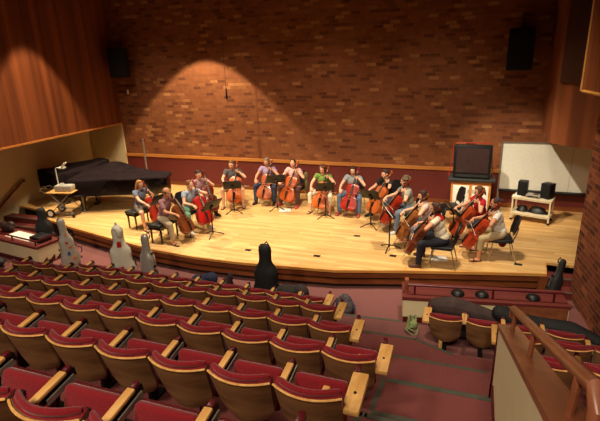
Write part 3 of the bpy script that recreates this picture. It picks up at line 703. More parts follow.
def hand(bm, w, fwd, palm_n, side, curl=.9):
    """palm at wrist w; fwd along the fingers; palm_n where the palm faces; side = thumb direction"""
    fwd = fwd.normalized(); side = (side - fwd*side.dot(fwd)).normalized(); c = fwd.cross(side); palm_n = c if c.dot(palm_n) > 0 else -c
    Mx = Matrix(((side.x, fwd.x, palm_n.x, 0), (side.y, fwd.y, palm_n.y, 0), (side.z, fwd.z, palm_n.z, 0), (0, 0, 0, 1)))
    c = w + fwd*.05
    ell(bm, c, (.045, .052, .017), Mx, 12)
    for k, (o, l) in enumerate(((.037, .068), (.0125, .076), (-.0125, .070), (-.037, .056))):
        p = w + fwd*.088 + side*o; q = p + (fwd*math.cos(curl*.5) + palm_n*math.sin(curl*.5))*l*.5; r = q + (fwd*math.cos(curl*1.5) + palm_n*math.sin(curl*1.5))*l*.55
        rcone(bm, p, .0095, q, .009, 8); rcone(bm, q, .009, r, .008, 8)
    p = w + fwd*.03 + side*.034; q = p + (side*.7 + fwd*.55 + palm_n*.4).normalized()*.042; r = q + (fwd*.7 + palm_n*.7).normalized()*.034
    rcone(bm, p, .012, q, .0105, 8); rcone(bm, q, .0105, r, .009, 8)
def orient(z, y_hint):
    z = V(z).normalized(); x = V(y_hint).cross(z).normalized(); y = z.cross(x)
    return Matrix(((x.x, y.x, z.x, 0), (x.y, y.y, z.y, 0), (x.z, y.z, z.z, 0), (0, 0, 0, 1)))
def cellist(x, y, face, lab, cello_lab, bow_lab, rgb, skin=0, hair=(70, 44, 26), style='short', shirt=(120, 110, 110), sleeve=.5, pants=(70, 84, 110), plen=1.0, shoes=(60, 44, 34), shoe_style='shoe', lean=.05, bowpos=.0, bowang=0, turn=0, nod=.12, sc=1.0, extra=None, ep=None, seat=.46, feet=.0):
    W = Matrix.Translation((x, y, 0)) @ Matrix.Rotation(face, 4, 'Z') @ Matrix.Scale(sc, 4)
    hipz = seat + .085
    # cello axis
    E = V((.02, -.80, 0)); S = V((.155, -.02-lean*.5, 1.235)); ax = (S-E).normalized()
    MC_ = Matrix.Translation(E) @ orient(ax, (0, 1, 0)); nf = -(MC_.to_3x3() @ V((0, 1, 0)))
    at = lambda t_: E + ax*(T0+t_)
    # joints
    sh = {s: V((s*.175, -.02-lean, seat+.535)) for s in (-1, 1)}
    lf = V((-.15, -.85, .25)).normalized(); lh = at(.90) + V((.052, .040, 0)); bh = at(.44) + nf*.15
    bdir = (V((math.cos(R(bowang)), 0, math.sin(R(bowang))))); bdir = (bdir - nf*bdir.dot(nf)).normalized()
    frog = bh - bdir*(.30+bowpos); tip = frog + bdir*.72
    rf = V((.40, -.72, -.56)).normalized(); rh = frog + bdir*.03 - rf*.098 + V((0, 0, .022))
    el, lw = ik(sh[1], lh, .285, .25, (1, .25, -.9)); er, rw = ik(sh[-1], rh, .285, .25, (-.75, .45, -.6))
    hip = {s: V((s*.095, .02, hipz)) for s in (-1, 1)}; knee = {}; ank = {}
    for s in (-1, 1):
        ank[s] = V((s*.275, -.40-feet*(s > 0)*.5+feet*.2, .085)); knee[s], ank[s] = ik(hip[s], ank[s], .43, .43, (s*.55, -1, .9))
    neck = V((0, -.02-lean, seat+.56)); hd = V((0, -.055-lean*1.25, seat+.725))
    HM = Matrix.Rotation(R(turn), 4, 'Z') @ Matrix.Rotation(nod, 4, 'X')
    hp = lambda a, b_, c: hd + HM.to_3x3() @ V((a, b_, c))
    m_s = m_skin[skin]
    # body: one continuous skin
    b = B()
    ell(b, (0, .02, hipz+.01), (.165, .125, .115)); ell(b, (0, -lean*.4, hipz+.16), (.138, .105, .17)); ell(b, (0, -.015-lean*.8, hipz+.32), (.155, .108, .17))
    rcone(b, sh[-1]+V((.03, 0, -.01)), .058, sh[1]-V((.03, 0, .01)), .058); rcone(b, neck-V((0, 0, .05)), .058, hp(0, .015, -.07), .05)
    for s, e_, w_ in ((1, el, lw), (-1, er, rw)):
        rcone(b, sh[s], .052, e_, .040); rcone(b, e_, .041, w_, .027)
        rcone(b, hip[s], .088, knee[s], .060); rcone(b, knee[s], .058, knee[s].lerp(ank[s], .35), .055); rcone(b, knee[s].lerp(ank[s], .35), .055, ank[s], .036)
        a = ank[s]; fd = V((s*.22, -1, 0)).normalized(); rcone(b, a-V((0, -.015, .045)), .036, a+fd*.10-V((0, 0, .05)), .030); rcone(b, a+fd*.10-V((0, 0, .05)), .032, a+fd*.155-V((0, 0, .06)), .022)
    ell(b, hp(0, .008, .02), (.073, .092, .098), HM, 18); ell(b, hp(0, -.025, -.048), (.055, .062, .062), HM); ell(b, hp(0, -.055, -.085), (.026, .026, .022), HM, 10)
    rcone(b, hp(0, -.082, .012), .010, hp(0, -.102, -.022), .0135, 8); ell(b, hp(0, -.072, .022), (.05, .018, .012), HM, 10)
    for s in (-1, 1): ell(b, hp(s*.074, .01, -.005), (.012, .022, .032), HM, 10); ell(b, hp(s*.038, -.06, -.025), (.025, .022, .022), HM, 8)
    hand(b, lw, lf, V((-1, .1, 0)), ax, 1.25)
    hand(b, rw, rf, V((-.1, .3, -1)), bdir, 1.1)
    body = blob('person', b, m_s, .0068, it=2); body.matrix_world = W; tag(body, lab, 'person', 'seated cellists')
    # clothing
    b = B()
    ell(b, (0, .02, hipz+.06), (.165, .128, .12)); ell(b, (0, -lean*.4, hipz+.16), (.155, .122, .18)); ell(b, (0, -.015-lean*.8, hipz+.315), (.172, .124, .175))
    rcone(b, sh[-1]+V((.02, 0, -.015)), .068, sh[1]-V((.02, 0, .015)), .068); rcone(b, neck-V((0, 0, .06)), .075, neck-V((0, 0, .005)), .066)
    for s, e_, w_ in ((1, el, lw), (-1, er, rw)):
        if sleeve <= .05: continue
        q = sh[s].lerp(e_, min(1, sleeve)); rcone(b, sh[s], .066, sh[s].lerp(e_, .3), .064); fcone(b, sh[s], .067, q, .064)
        if sleeve > 1: rcone(b, sh[s].lerp(e_, .5), .06, e_, .054); fcone(b, e_, .054, e_.lerp(w_, sleeve-1), .044)
    blob('shirt', b, mat('cloth_%d_%d_%d' % shirt, shirt, .9, var=.10, scale=18, bump=.12), .012, body, 2)
    b = B(); ell(b, (0, .02, hipz+.005), (.180, .140, .12))
    for s in (-1, 1):
        h_, k_, a_ = hip[s], knee[s], ank[s]
        if plen <= .5: fcone(b, h_, .104, h_.lerp(k_, plen*2), .082); rcone(b, h_, .102, h_.lerp(k_, .4), .092)
        else:
            rcone(b, h_, .102, k_, .074); fcone(b, k_, .073, k_.lerp(a_, (plen-.5)*2), .060)
    blob('trousers' if plen > .8 else 'shorts', b, mat('cloth_%d_%d_%d' % pants, pants, .9, var=.10, scale=22, bump=.12), .012, body, 2)
    for s in (-1, 1):
        a = ank[s]; fd = V((s*.22, -1, 0)).normalized(); sd = V((fd.y, -fd.x, 0)); b = B()
        if shoe_style == 'shoe':
            rcone(b, a-V((0, -.02, .03)), .046, a+fd*.09-V((0, 0, .045)), .040); rcone(b, a+fd*.09-V((0, 0, .045)), .042, a+fd*.165-V((0, 0, .052)), .032)
        bmesh.ops.transform(b, matrix=Matrix.Identity(4), verts=b.verts)
        poly = [a + fd*u*.1 + sd*v_ for u, v_ in ((-.7, -.026), (-.7, .026), (0, .036), (.9, .046), (1.6, .036), (1.95, 0), (1.6, -.036), (.9, -.046), (0, -.036))]
        ring_loft(b, [[V((p.x, p.y, 0)) for p in poly], [V((p.x, p.y, .022)) for p in poly]])
        ms = mat('shoe_%d_%d_%d' % shoes, shoes, .6)
        if shoe_style == 'shoe': blob('shoe', b, ms, .010, body, 1)
        else:
            tube(b, [a+fd*.09+sd*.045+V((0, 0, -.07)), a+fd*.10+sd*.02+V((0, 0, -.018)), a+fd*.10-sd*.02+V((0, 0, -.018)), a+fd*.09-sd*.045+V((0, 0, -.07))], .011, 6)
            obj('sandal', b, ms, body, 40)
    mh = mat('hair_%d_%d_%d' % hair, hair, .7, var=.25, scale=40, bump=.3)
    b = B()
    ell(b, hp(0, .026, .038), (.084, .094, .090), HM, 16)
    if style == 'bald':
        b.clear(); ell(b, hp(0, .040, -.005), (.082, .078, .055), HM, 14); [ell(b, hp(s_*.068, .0, .012), (.016, .045, .04), HM, 10) for s_ in (-1, 1)]
    elif style == 'short': ell(b, hp(0, .055, -.015), (.076, .062, .065), HM, 12); ell(b, hp(0, -.04, .088), (.06, .035, .022), HM, 10)
    elif style == 'curly':
        rnd = random.Random(3)
        for k in range(46):
            a, e2 = rnd.uniform(0, 2*PI), rnd.uniform(-.5, 1.4)
            p = V((.092*math.cos(e2)*math.cos(a), .03+.098*math.cos(e2)*math.sin(a), .02+.105*math.sin(e2)))
            if p.y > -.055 or p.z > .06: ell(b, hp(*p), (.030, .030, .028), HM, 8)
        for s in (-1, 1): ell(b, hp(s*.07, .03, -.05), (.032, .05, .06), HM, 10)
    elif style in ('bob', 'long', 'tail'):
        for s in (-1, 1): ell(b, hp(s*.066, .018, -.02), (.024, .055, .085), HM, 10)
        ell(b, hp(0, -.03, .092), (.062, .045, .026), HM, 10); ell(b, hp(0, .06, -.03), (.076, .055, .095), HM, 12)
        if style == 'long':
            rcone(b, hp(0, .075, .0), .07, V((0, .10-lean*.5, seat+.42)), .075); rcone(b, V((0, .10-lean*.5, seat+.42)), .075, V((.01, .13, seat+.16)), .035)
            rcone(b, hp(-.06, .05, -.03), .03, V((-.10, .06-lean, seat+.36)), .028); rcone(b, hp(.06, .05, -.03), .03, V((.10, .06-lean, seat+.36)), .028)
        if style == 'tail':
            ell(b, hp(0, .115, .03), (.035, .035, .035), HM, 10); rcone(b, hp(0, .125, .02), .030, hp(0, .15, -.12), .016)
    elif style == 'bun': ell(b, hp(0, .055, -.02), (.074, .055, .06), HM, 12); ell(b, hp(0, .12, .045), (.045, .04, .042), HM, 12)
    blob('hair', b, mh, .009, body, 2)
    for s in (-1, 1):
        b = B(); ell(b, hp(s*.030, -.078, .006), (.0125, .008, .007), HM, 8); obj('eye', b, m_eye, body)
    b = B(); ell(b, hp(0, -.083, -.052), (.022, .007, .006), HM, 8); obj('mouth', b, m_lip, body)
    if extra: extra(body, sh, neck, hp, HM)
    make_cello(cello_lab, W @ MC_, rgb, ep)
    make_bow(bow_lab, W @ frog, W @ tip, W.to_3x3() @ -nf)
    return W
def neckerchief(body, sh, neck, hp, HM):
    b = B(); rcone(b, neck-V((0, 0, .03)), .088, neck+V((0, -.005, .03)), .074); ell(b, neck+V((0, .06, -.05)), (.13, .06, .06)); blob('neckerchief', b, mat('red_scarf', (176, 24, 26), .85), .012, body, 2)
def glasses_band(body, sh, neck, hp, HM):
    b = B(); rcone(b, hp(-.03, .05, .08), .05, hp(.03, .05, .08), .05); blob('headscarf', b, mat('patterned_scarf', (70, 60, 84), .8, var=.5, scale=45), .011, body, 2)
def eyeglasses(body, sh, neck, hp, HM):
    b = B()
    for s in (-1, 1): tube(b, [hp(s*.032+.022*math.cos(a), -.095, .004+.016*math.sin(a)) for a in [2*PI*i/10 for i in range(11)]], .0025, 4); tube(b, [hp(s*.055, -.093, .006), hp(s*.078, .0, .008)], .0025, 4)
    obj('eyeglasses', b, m_blackm, body)

D = R
cellist(-8.12, 9.72, D(78), 'long haired girl in blue grey top and shorts on the leftmost piano bench', 'red cello held by the long haired girl at the far left', 'bow of the long haired girl at the far left', (176, 44, 26), hair=(150, 100, 52), style='long', shirt=(108, 116, 138), sleeve=.5, pants=(128, 116, 108), plen=.42, shoe_style='sandal', lean=.03, sc=.95, seat=.49)
make_bench('black tufted piano bench under the long haired girl', -8.16, 9.74, D(78))
cellist(-6.90, 9.04, D(88), 'balding man in mauve shirt and khaki trousers on the front piano bench', 'dark brown cello held by the balding man in mauve', 'bow of the balding man in mauve', (132, 66, 30), skin=1, hair=(84, 58, 40), style='bald', shirt=(150, 104, 110), sleeve=.75, pants=(184, 164, 136), plen=.92, shoes=(52, 34, 26), shoe_style='sandal', lean=.08, seat=.49, nod=.2)
make_bench('black tufted piano bench under the balding man in mauve', -6.95, 9.04, D(88))
W3 = cellist(-6.78, 9.92, D(68), 'woman in pale blue shirt and green capri trousers facing right', 'bright red cello held by the woman in green trousers', 'bow of the woman in green trousers', (190, 28, 22), hair=(112, 72, 40), style='bun', shirt=(148, 160, 178), sleeve=.45, pants=(120, 176, 150), plen=.82, shoes=(226, 222, 214), lean=.10, nod=.25)
chair(-6.80, 9.95, D(68), 'black chair under the woman in green trousers')
cellist(-7.10, 10.95, D(58), 'dark haired person in mauve top behind the woman in green trousers', 'dark red cello held by the dark haired person in mauve top', 'bow of the dark haired person in mauve top', (122, 34, 22), hair=(40, 26, 20), style='short', shirt=(172, 128, 132), sleeve=.55, pants=(60, 62, 74), lean=.05, nod=.18)
chair(-7.12, 10.98, D(58), 'black chair under the dark haired person in mauve top')
cellist(-6.62, 12.12, D(22), 'man in charcoal T-shirt, beige shorts and sandals', 'orange cello held by the man in charcoal T-shirt', 'bow of the man in charcoal T-shirt', (216, 98, 28), hair=(104, 74, 48), style='short', shirt=(84, 78, 80), sleeve=.55, pants=(196, 172, 138), plen=.46, shoes=(40, 28, 24), shoe_style='sandal', lean=.03, turn=-12, sc=1.03)
chair(-6.62, 12.16, D(22), 'black chair under the man in charcoal T-shirt')
cellist(-5.72, 12.68, D(4), 'man in lavender polo shirt and dark jeans before the wall', 'brown cello held by the man in lavender polo', 'bow of the man in lavender polo', (184, 90, 44), skin=1, hair=(120, 104, 92), style='short', shirt=(162, 136, 166), sleeve=.55, pants=(52, 60, 82), lean=.02, sc=1.02)
chair(-5.72, 12.72, D(4), 'black chair under the man in lavender polo')
cellist(-4.86, 12.66, D(-8), 'woman in pink top and dark brown trousers', 'orange brown cello held by the woman in pink top', 'bow of the woman in pink top', (206, 92, 30), hair=(52, 30, 24), style='bun', shirt=(226, 168, 164), sleeve=.5, pants=(82, 52, 46), shoes=(190, 70, 80), lean=.02, turn=14, sc=1.02)
chair(-4.86, 12.70, D(-8), 'black chair with coat under the woman in pink top')
cellist(-3.84, 12.26, D(0), 'woman in green top and white capri trousers', 'orange cello held by the woman in green top', 'bow of the woman in green top', (222, 104, 28), hair=(92, 54, 32), style='curly', shirt=(110, 138, 62), sleeve=.4, pants=(226, 214, 190), plen=.80, shoes=(70, 44, 34), shoe_style='sandal', lean=.04)
chair(-3.84, 12.30, D(0), 'black chair under the woman in green top')
cellist(-2.98, 12.28, D(-6), 'woman in grey T-shirt and blue jeans facing front', 'red cello held by the woman in grey T-shirt facing front', 'bow of the woman in grey T-shirt facing front', (176, 38, 22), hair=(50, 32, 24), style='bob', shirt=(140, 142, 146), sleeve=.5, pants=(92, 112, 142), shoes=(176, 84, 76), lean=.04, turn=18, nod=.2, ep=1)
chair(-2.98, 12.32, D(-6), 'black chair under the woman in grey T-shirt facing front')
cellist(-1.98, 12.14, D(-38), 'person in black T-shirt and jeans leaning over an orange cello', 'orange cello held by the person in black T-shirt', 'bow of the person in black T-shirt', (206, 104, 44), hair=(56, 36, 26), style='short', shirt=(30, 28, 30), sleeve=.6, pants=(56, 64, 82), shoes=(40, 34, 32), lean=.10, nod=.2)
chair(-1.97, 12.20, D(-38), 'black chair under the person in black T-shirt')
cellist(-1.34, 11.25, D(-64), 'curly haired person in grey T-shirt and jeans seen from the side', 'red brown cello held by the curly haired person in grey', 'bow of the curly haired person in grey', (170, 44, 20), hair=(96, 76, 58), style='curly', shirt=(146, 142, 132), sleeve=.6, pants=(104, 118, 140), shoes=(200, 196, 190), lean=.06, sc=1.04)
chair(-1.30, 11.27, D(-64), 'black chair under the curly haired person in grey')
cellist(-.80, 10.30, D(-72), 'dark haired woman in pale patterned top and jeans behind the kerchiefed cellist', 'brown cello held by the woman in pale patterned top', 'bow of the woman in pale patterned top', (158, 92, 44), hair=(58, 30, 26), style='bob', shirt=(206, 176, 170), sleeve=.25, pants=(98, 112, 136), shoes=(180, 104, 92), shoe_style='sandal', lean=.08, nod=.22)
chair(-.76, 10.31, D(-72), 'black chair under the woman in pale patterned top')
cellist(-.44, 9.33, D(-92), 'cellist in cream shirt, red neckerchief and dark trousers at the stage front', 'dark brown cello held by the cellist with red neckerchief', 'bow of the cellist with red neckerchief', (124, 56, 26), skin=1, hair=(64, 38, 26), style='bob', shirt=(220, 206, 180), sleeve=.45, pants=(34, 34, 44), shoes=(84, 48, 34), lean=.08, extra=neckerchief, sc=1.02)
chair(-.39, 9.33, D(-92), 'black chair with chrome legs under the cellist with red neckerchief')
cellist(.30, 10.90, D(-66), 'woman in red T-shirt in front of the white doored cabinet', 'orange red cello held by the woman in red T-shirt', 'bow of the woman in red T-shirt', (200, 78, 36), hair=(100, 62, 36), style='tail', shirt=(184, 30, 40), sleeve=.5, pants=(60, 56, 62), plen=.6, shoe_style='sandal', lean=.04, nod=.2)
chair(.34, 10.92, D(-66), 'black chair under the woman in red T-shirt')
cellist(.66, 10.02, D(-84), 'woman in white T-shirt, khaki capris and flip flops at the right end', 'red orange cello held by the woman in white T-shirt', 'bow of the woman in white T-shirt', (200, 66, 30), skin=1, hair=(74, 46, 34), style='bun', shirt=(226, 218, 206), sleeve=.5, pants=(184, 162, 124), plen=.80, shoes=(56, 34, 28), shoe_style='sandal', lean=.06, extra=glasses_band)
chair(.72, 10.02, D(-84), 'black chair with red jacket under the woman in white T-shirt')
chair(-.40, 11.95, D(-70), 'empty black chair in front of the white doored cabinet')

def toward(x, y, tx, ty): return math.atan2(-(tx-x), (ty-y))
ST = [(-7.28, 9.42, -8.1, 9.7, .80, 'music stand before the long haired girl'), (-5.90, 9.55, -6.8, 9.9, .70, 'music stand with an open page before the woman in green trousers'),
      (-6.22, 11.31, -6.62, 12.1, .72, 'music stand before the man in charcoal T-shirt'), (-5.11, 11.84, -5.5, 12.7, .82, 'music stand between the lavender polo man and the woman in pink'),
      (-3.58, 11.52, -3.84, 12.2, .77, 'music stand before the woman in green top'), (-2.26, 11.10, -2.0, 12.1, .77, 'music stand before the person in black T-shirt'),
      (-1.58, 9.84, -.7, 10.2, .80, 'music stand with a white page before the woman in patterned top'), (-.28, 10.66, .3, 10.9, .70, 'music stand before the woman in red T-shirt')]
for x, y, tx, ty, h, lab in ST:
    t, M = make_stand('black ' + lab, x, y, toward(x, y, tx, ty), h)
    if 'open page' in lab: music_on(t, M, 'open sheet music on the stand before the woman in green trousers')
    if 'white page' in lab: music_on(t, M, 'white sheet music on the stand before the woman in patterned top')

# clothes and papers lying about the stage
def draped(name, label, cat, prims, m, vox=.014):
    b = B()
    for p in prims: ell(b, *p) if len(p) == 2 else rcone(b, *p)
    o = blob(name, b, m, vox, it=4); return tag(o, label, cat)
draped('jacket', 'olive coat hung over the right side of the pink topped woman\'s chair', 'coat', [((-4.60, 12.92, .70), (.09, .07, .20)), ((-4.64, 12.98, .52), (.10, .06, .26)), ((-4.56, 12.86, .46), (.07, .09, .18))], mat('olive_cloth', (104, 90, 56), .9, var=.3, scale=12))
draped('jacket', 'red and black jacket hanging from the rightmost cellist\'s chair', 'jacket', [((.62, 10.24, .42), (.17, .05, .09)), ((.50, 10.26, .34), (.08, .05, .13)), ((.76, 10.25, .30), (.10, .05, .16))], mat('red_check', (140, 28, 34), .9, var=.7, scale=16))
b = B(); box(b, (0, 0, .02), (.34, .26, .03), bev=.012); o = tag(obj('plastic_folder', b, mat('white_plastic', (220, 218, 212), .4)), 'white plastic folder on the floor at the pink topped woman\'s feet', 'folder'); o.location = (-4.86, 11.80, 0); o.rotation_euler = (0, 0, .3)
b = B(); box(b, (0, 0, .003), (.36, .26, .006)); o = tag(obj('paper_sheet', b, m_paper, None, 0), 'white paper lying under the kerchiefed cellist\'s chair', 'paper'); o.location = (-.50, 9.62, 0); o.rotation_euler = (0, 0, .25)

# ------------------------------------------------------------------ cases and bags on the carpet
CASE = [(0, .08, .05), (.015, .15, .09), (.06, .205, .12), (.16, .238, .138), (.28, .24, .14), (.40, .215, .138), (.50, .185, .134), (.60, .18, .13), (.69, .188, .124), (.77, .178, .115), (.84, .14, .10), (.90, .105, .088), (.98, .09, .078), (1.08, .088, .072), (1.17, .094, .07), (1.24, .086, .062), (1.28, .062, .045), (1.295, .03, .02)]
def cello_case(label, loc, rz, m, band, tilt=(0, 0), latches=True, stickers=(), sc=1.0, wheels=True, wx=1.0, wy=1.0):
    t = thing('cello_case', label, 'instrument case', loc, rz, rot=(tilt[0], tilt[1], rz), scale=sc)
    b = B(); n = 24; rings = []
    CS = [(z, w*(wx if z < .8 else 1+(wx-1)*1.2), d*wy) for z, w, d in CASE]
    for z, w, d in CS:
        rings.append([V((w*math.copysign(abs(math.cos(a))**.75, math.cos(a)), d*math.copysign(abs(math.sin(a))**.75, math.sin(a)), z+.03)) for a in [2*PI*k/n for k in range(n)]])
    ring_loft(b, rings); obj('shell', b, m, t, 60)
    b = B(); tube(b, [(w+.002, .01, z+.03) for z, w, d in CS] + [(-w-.002, .01, z+.03) for z, w, d in reversed(CS)], .010, 6); obj('seam', b, band, t)
    if latches:
        for z, w in ((.20, .24), (.55, .183), (.85, .135)):
            for s in (-1, 1):
                b = B(); box(b, (s*(w+.008), .01, z+.03), (.02, .07, .05), bev=.006); obj('latch', b, m_black, t)
    b = B(); tube(b, [(.24, -.02, .36), (.285, -.02, .38), (.285, -.02, .50), (.20, -.02, .54)], .013, 8); obj('handle', b, m_black, t)
    b = B(); tube(b, [(.06, .07, 1.20), (.05, .105, 1.27), (0, .115, 1.33), (-.05, .105, 1.27), (-.06, .07, 1.20)], .014, 8); obj('top_handle', b, m_black, t)
    if wheels:
        for s in (-1, 1):
            b = B(); lathe(b, [(0, -.015), (.035, -.015), (.035, .015), (0, .015)], 12, Matrix.Translation((s*.10, .08, .03)) @ Matrix.Rotation(PI/2, 4, 'Y')); box(b, (s*.10, .06, .06), (.03, .05, .04)); obj('wheel', b, m_black, t)
    for (z, s, ux, w_, h_, c) in stickers:
        b = B(); zz = z
        wid = max(.05, [w for q, w, d in CS if q <= z][-1]); dep = [d for q, w, d in CS if q <= z][-1]
        y = s*dep*(1-abs(ux/wid)**2.7)**.37
        box(b, (ux, y + s*.004, z+.03), (w_, .012, h_), bev=.003); obj('sticker', b, mat('sticker_%d_%d_%d' % c, c, .5), t)
    return t
m_casew = mat('case_white', (226, 220, 204), .35, var=.05, coat=.2)
m_casegr = mat('case_grey', (170, 164, 152), .4, var=.06)
m_cases = mat('case_silver', (196, 192, 184), .3, .45, var=.08)
m_caseb = mat('case_black', (24, 24, 27), .7, var=.2)
RD = (186, 36, 34); OR = (206, 120, 40); BL = (60, 84, 150)
cello_case('grey hard cello case with coloured stickers, leftmost of the standing cases', (-8.66, 7.72, FL), R(62), m_casegr, m_steel, stickers=((.30, -1, .06, .07, .06, OR), (.45, -1, -.04, .06, .09, BL), (.60, -1, .03, .07, .05, OR), (.72, -1, -.03, .06, .05, RD), (.9, -1, 0, .04, .06, OR)), sc=.97, tilt=(R(2), R(-4)), wx=.86)
cello_case('white cello case with red stickers and a cloth on top', (-6.98, 7.50, FL), R(40), m_casew, m_steel, stickers=((.32, 1, .0, .06, .16, RD), (.92, 1, 0, .09, .14, RD), (.34, -1, .0, .06, .16, RD), (.92, -1, 0, .09, .14, RD)), sc=.97, wx=1.2, wy=1.15)
draped('cloth', 'crumpled white cloth on top of the white cello case', 'cloth', [((-6.98, 7.50, .84), (.11, .10, .07)), ((-6.90, 7.46, .76), (.07, .07, .12)), ((-7.06, 7.52, .78), (.05, .07, .09)), ((-6.99, 7.50, .92), (.03, .03, .07))], mat('white_cloth', (226, 220, 206), .9, bump=.4), .012)
cello_case('shiny silver cello case with black handle, standing right of the white case', (-6.22, 7.42, FL), R(-10), m_cases, m_steel, sc=.93, stickers=((.25, -1, .0, .05, .2, (30, 30, 32)),))
cello_case('black soft cello case standing upright behind the front row of seats', (-3.50, 7.40, FL), R(4), m_caseb, m_black, latches=False, sc=.99, wheels=False, wx=1.22, wy=1.25)
cello_case('black cello case leaning in the right stage stairs by the brick wall', (1.50, 8.72, FL), R(30), m_caseb, m_chrome, latches=True, tilt=(R(-6), R(18)), sc=.76, wheels=False, wx=.85)
cello_case('small black case with round head behind the left parapet', (-10.32, 8.55, FL), R(20), m_caseb, m_black, sc=.84, wheels=False, wx=1.35, wy=1.2)
b = B(); box(b, (3.06, .34, .145), (.38, .34, .14), ML, bev=.01); tag(obj('equipment_box', b, m_black), 'low black box at the right end of the left parapet top', 'box')
draped('shoulder_bag', 'dark brown rounded bag on the left parapet behind the white sheet', 'bag', [((-11.25, 8.26, .20), (.24, .13, .13)), ((-11.15, 8.28, .27), (.13, .09, .09)), ((-11.40, 8.28, .24), (.10, .09, .09))], mat('brown_leather', (48, 30, 26), .55, var=.3, scale=9))
draped('duffel_bag', 'black bag on the carpet in front of the left parapet', 'bag', [((-10.7, 7.30, FL+.13), (.34, .16, .13)), ((-10.9, 7.28, FL+.2), (.13, .12, .12))], m_caseb)
BP = thing('backpack', 'patterned grey and blue backpack on the carpet at the front row aisle end', 'backpack', (-2.02, 7.62, FL), R(30))
b = B(); ell(b, (0, 0, .15), (.17, .27, .15)); ell(b, (.02, .04, .22), (.13, .19, .12)); ell(b, (-.05, -.16, .12), (.13, .12, .11)); blob('main_pocket', b, mat('plaid', (70, 62, 66), .9, var=.9, scale=26), .014, BP, 3)
b = B(); ell(b, (.12, .02, .11), (.08, .2, .09)); blob('front_pocket', b, mat('denim_blue', (54, 68, 110), .9, var=.3), .014, BP, 2)
b = B(); tube(b, [(-.1, .2, .2), (-.22, .1, .12), (-.24, -.1, .06), (-.1, -.2, .12)], .018, 6); obj('strap', b, m_black, BP)
draped('rucksack', 'dark blue black rucksack on the carpet behind the front row', 'bag', [((-4.84, 7.40, FL+.26), (.26, .16, .26)), ((-4.72, 7.40, FL+.45), (.15, .12, .12)), ((-5.06, 7.42, FL+.27), (.14, .14, .2))], mat('navy_cloth', (34, 40, 66), .85, var=.5, scale=9))
draped('folded_coat', 'small dark coat peeking over the front row right of the rucksack', 'coat', [((-4.28, 7.30, FL+.3), (.12, .12, .3)), ((-4.22, 7.30, FL+.58), (.05, .06, .12))], mat('dark_plum', (54, 40, 44), .9))
draped('gig_bag', 'dark grey soft bag lying behind the front row right of the black case', 'bag', [((-3.05, 7.36, FL+.38), (.26, .15, .18)), ((-2.80, 7.36, FL+.42), (.17, .14, .18)), ((-2.98, 7.36, FL+.22), (.3, .16, .22))], mat('charcoal_cloth', (50, 44, 44), .9, var=.3, scale=8))
draped('soft_cello_case', 'brown grey soft cello case lying before the first two seats right of the aisle', 'instrument case', [((-.36, 7.36, .12), .15, (-.10, 7.34, .16), .18), ((-.10, 7.34, .16), .18, (.35, 7.36, .08), .14), ((.35, 7.36, .08), .14, (.70, 7.38, .0), .10), ((-.05, 7.36, -.2), (.46, .16, .22))], mat('brown_nylon', (62, 46, 44), .8, var=.25, scale=7))
draped('soft_cello_case', 'black soft cello case lying in front of the seats by the brick wall', 'instrument case', [((.62, 7.28, .20), .13, (.82, 7.30, .12), .17), ((.82, 7.32, .05), .17, (1.20, 7.34, .05), .13), ((1.2, 7.34, .05), .13, (1.62, 7.26, .07), .15), ((1.62, 7.26, .07), .15, (1.94, 7.02, .08), .11), ((1.2, 7.36, -.22), (.6, .15, .20))], mat('black_nylon', (24, 23, 25), .75, var=.3, scale=8))
b = B()
for k in range(6): tube(b, [(.10*math.cos(a+k)*(1-.08*k), .13*math.sin(a+k)+.02*k, .03+.03*k+.04*math.sin(2*a+k)) for a in [2*PI*i/14 for i in range(15)]], .011, 6)
ell(b, (.03, .02, .11), (.07, .08, .09)); o = tag(obj('net_bag', b, mat('green_net', (128, 140, 92), .8, var=.3)), 'pale green net bag on the step beside the right front seat', 'bag'); o.location = (-.72, 7.0, FL+RISE/2)
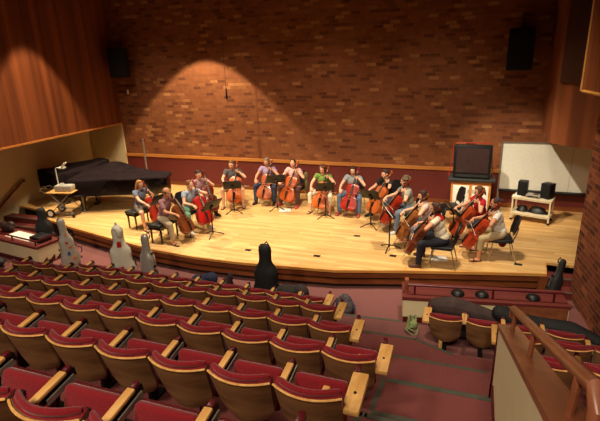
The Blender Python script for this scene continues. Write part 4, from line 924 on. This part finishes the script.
# ------------------------------------------------------------------ light
def lamp(kind, name, loc, target, energy, color, **k):
    d = bpy.data.lights.new(name, kind); d.energy = energy; d.color = color
    for a, v in k.items(): setattr(d, a, v)
    o = bpy.data.objects.new(name, d); C.objects.link(o); o.location = loc
    o.rotation_euler = (V(target)-V(loc)).to_track_quat('-Z', 'Y').to_euler(); return o
WARM = (1, .85, .62)
for x, y, e in ((-9.4, 10.9, 1250), (-6.4, 10.9, 1700), (-3.4, 10.9, 2000), (-.2, 10.9, 1750)):
    lamp('SPOT', 'stage_light', (x, y-2.4, 7.5), (x, y-.5, 0), e, WARM, spot_size=R(66), spot_blend=.8, shadow_soft_size=.3)
for x, e in ((-9.6, 460), (-6.8, 460), (-4.0, 560), (-1.2, 480)):
    lamp('SPOT', 'backdrop_fill_light', (x, 9.3, 7.5), (x, 13.6, .6), e, WARM, spot_size=R(52), spot_blend=1, shadow_soft_size=.4)  # added fill spots, lift the lower brick; no known fixtures
lamp('SPOT', 'board_fill_light', (-2.2, 7.6, 7.4), (1.25, 13.3, .55), 2400, WARM, spot_size=R(26), spot_blend=.7, shadow_soft_size=.12)  # added spot to brighten the whiteboard, not a known fixture
lamp('SPOT', 'panel_wash_light', (-2.2, 8.2, 7.4), (1.95, 11.6, 2.7), 380, (1, .74, .46), spot_size=R(24), spot_blend=.9, shadow_soft_size=.2)  # extra spot added to lift the lower part of the right wing
lamp('SPOT', 'wall_wash_light', (-8.1, 12.03, 5.85), (-8.1, 12.031, 0), 1150, (1, .80, .50), spot_size=R(88), spot_blend=.14, shadow_soft_size=.05)
lamp('SPOT', 'panel_wash_light', (-10.33, 10.19, 7.6), (-10.33, 10.191, 0), 2100, (1, .74, .46), spot_size=R(49.5), spot_blend=.2, shadow_soft_size=.05)
for x, y, tx, ty, e in ((-5.5, -1.6, -5.0, 3.6, 1150), (-1.0, -1.8, -1.0, 4.2, 1250), (-3, 5.6, -3, 6.2, 300), (1.2, 4.6, .6, 6.4, 260)):
    lamp('SPOT', 'house_fill_light', (x, y, 7.6), (tx, ty, 0), e, (1, .82, .60), spot_size=R(82), spot_blend=.8, shadow_soft_size=.5)
for x, y, tx, ty, tz, e, a in ((-5.0, 2.6, .38, 3.0, 1.6, 500, 40), (.6, -1.6, .6, 7.6, -.1, 1100, 26), (-5.5, -1.6, -10.2, 7.6, -.2, 1300, 22)):
    lamp('SPOT', 'house_fill_light', (x, y, 7.6), (tx, ty, tz), e, (1, .84, .64), spot_size=R(a), spot_blend=.8, shadow_soft_size=.4)  # added fills for the aisle wall and both parapets, not actual house fixtures
w = bpy.data.worlds.new('world'); bpy.context.scene.world = w; w.use_nodes = True
w.node_tree.nodes['Background'].inputs[0].default_value = (.9, .75, .6, 1); w.node_tree.nodes['Background'].inputs[1].default_value = .02
vs = bpy.context.scene.view_settings; vs.view_transform = 'Standard'; vs.exposure = 0
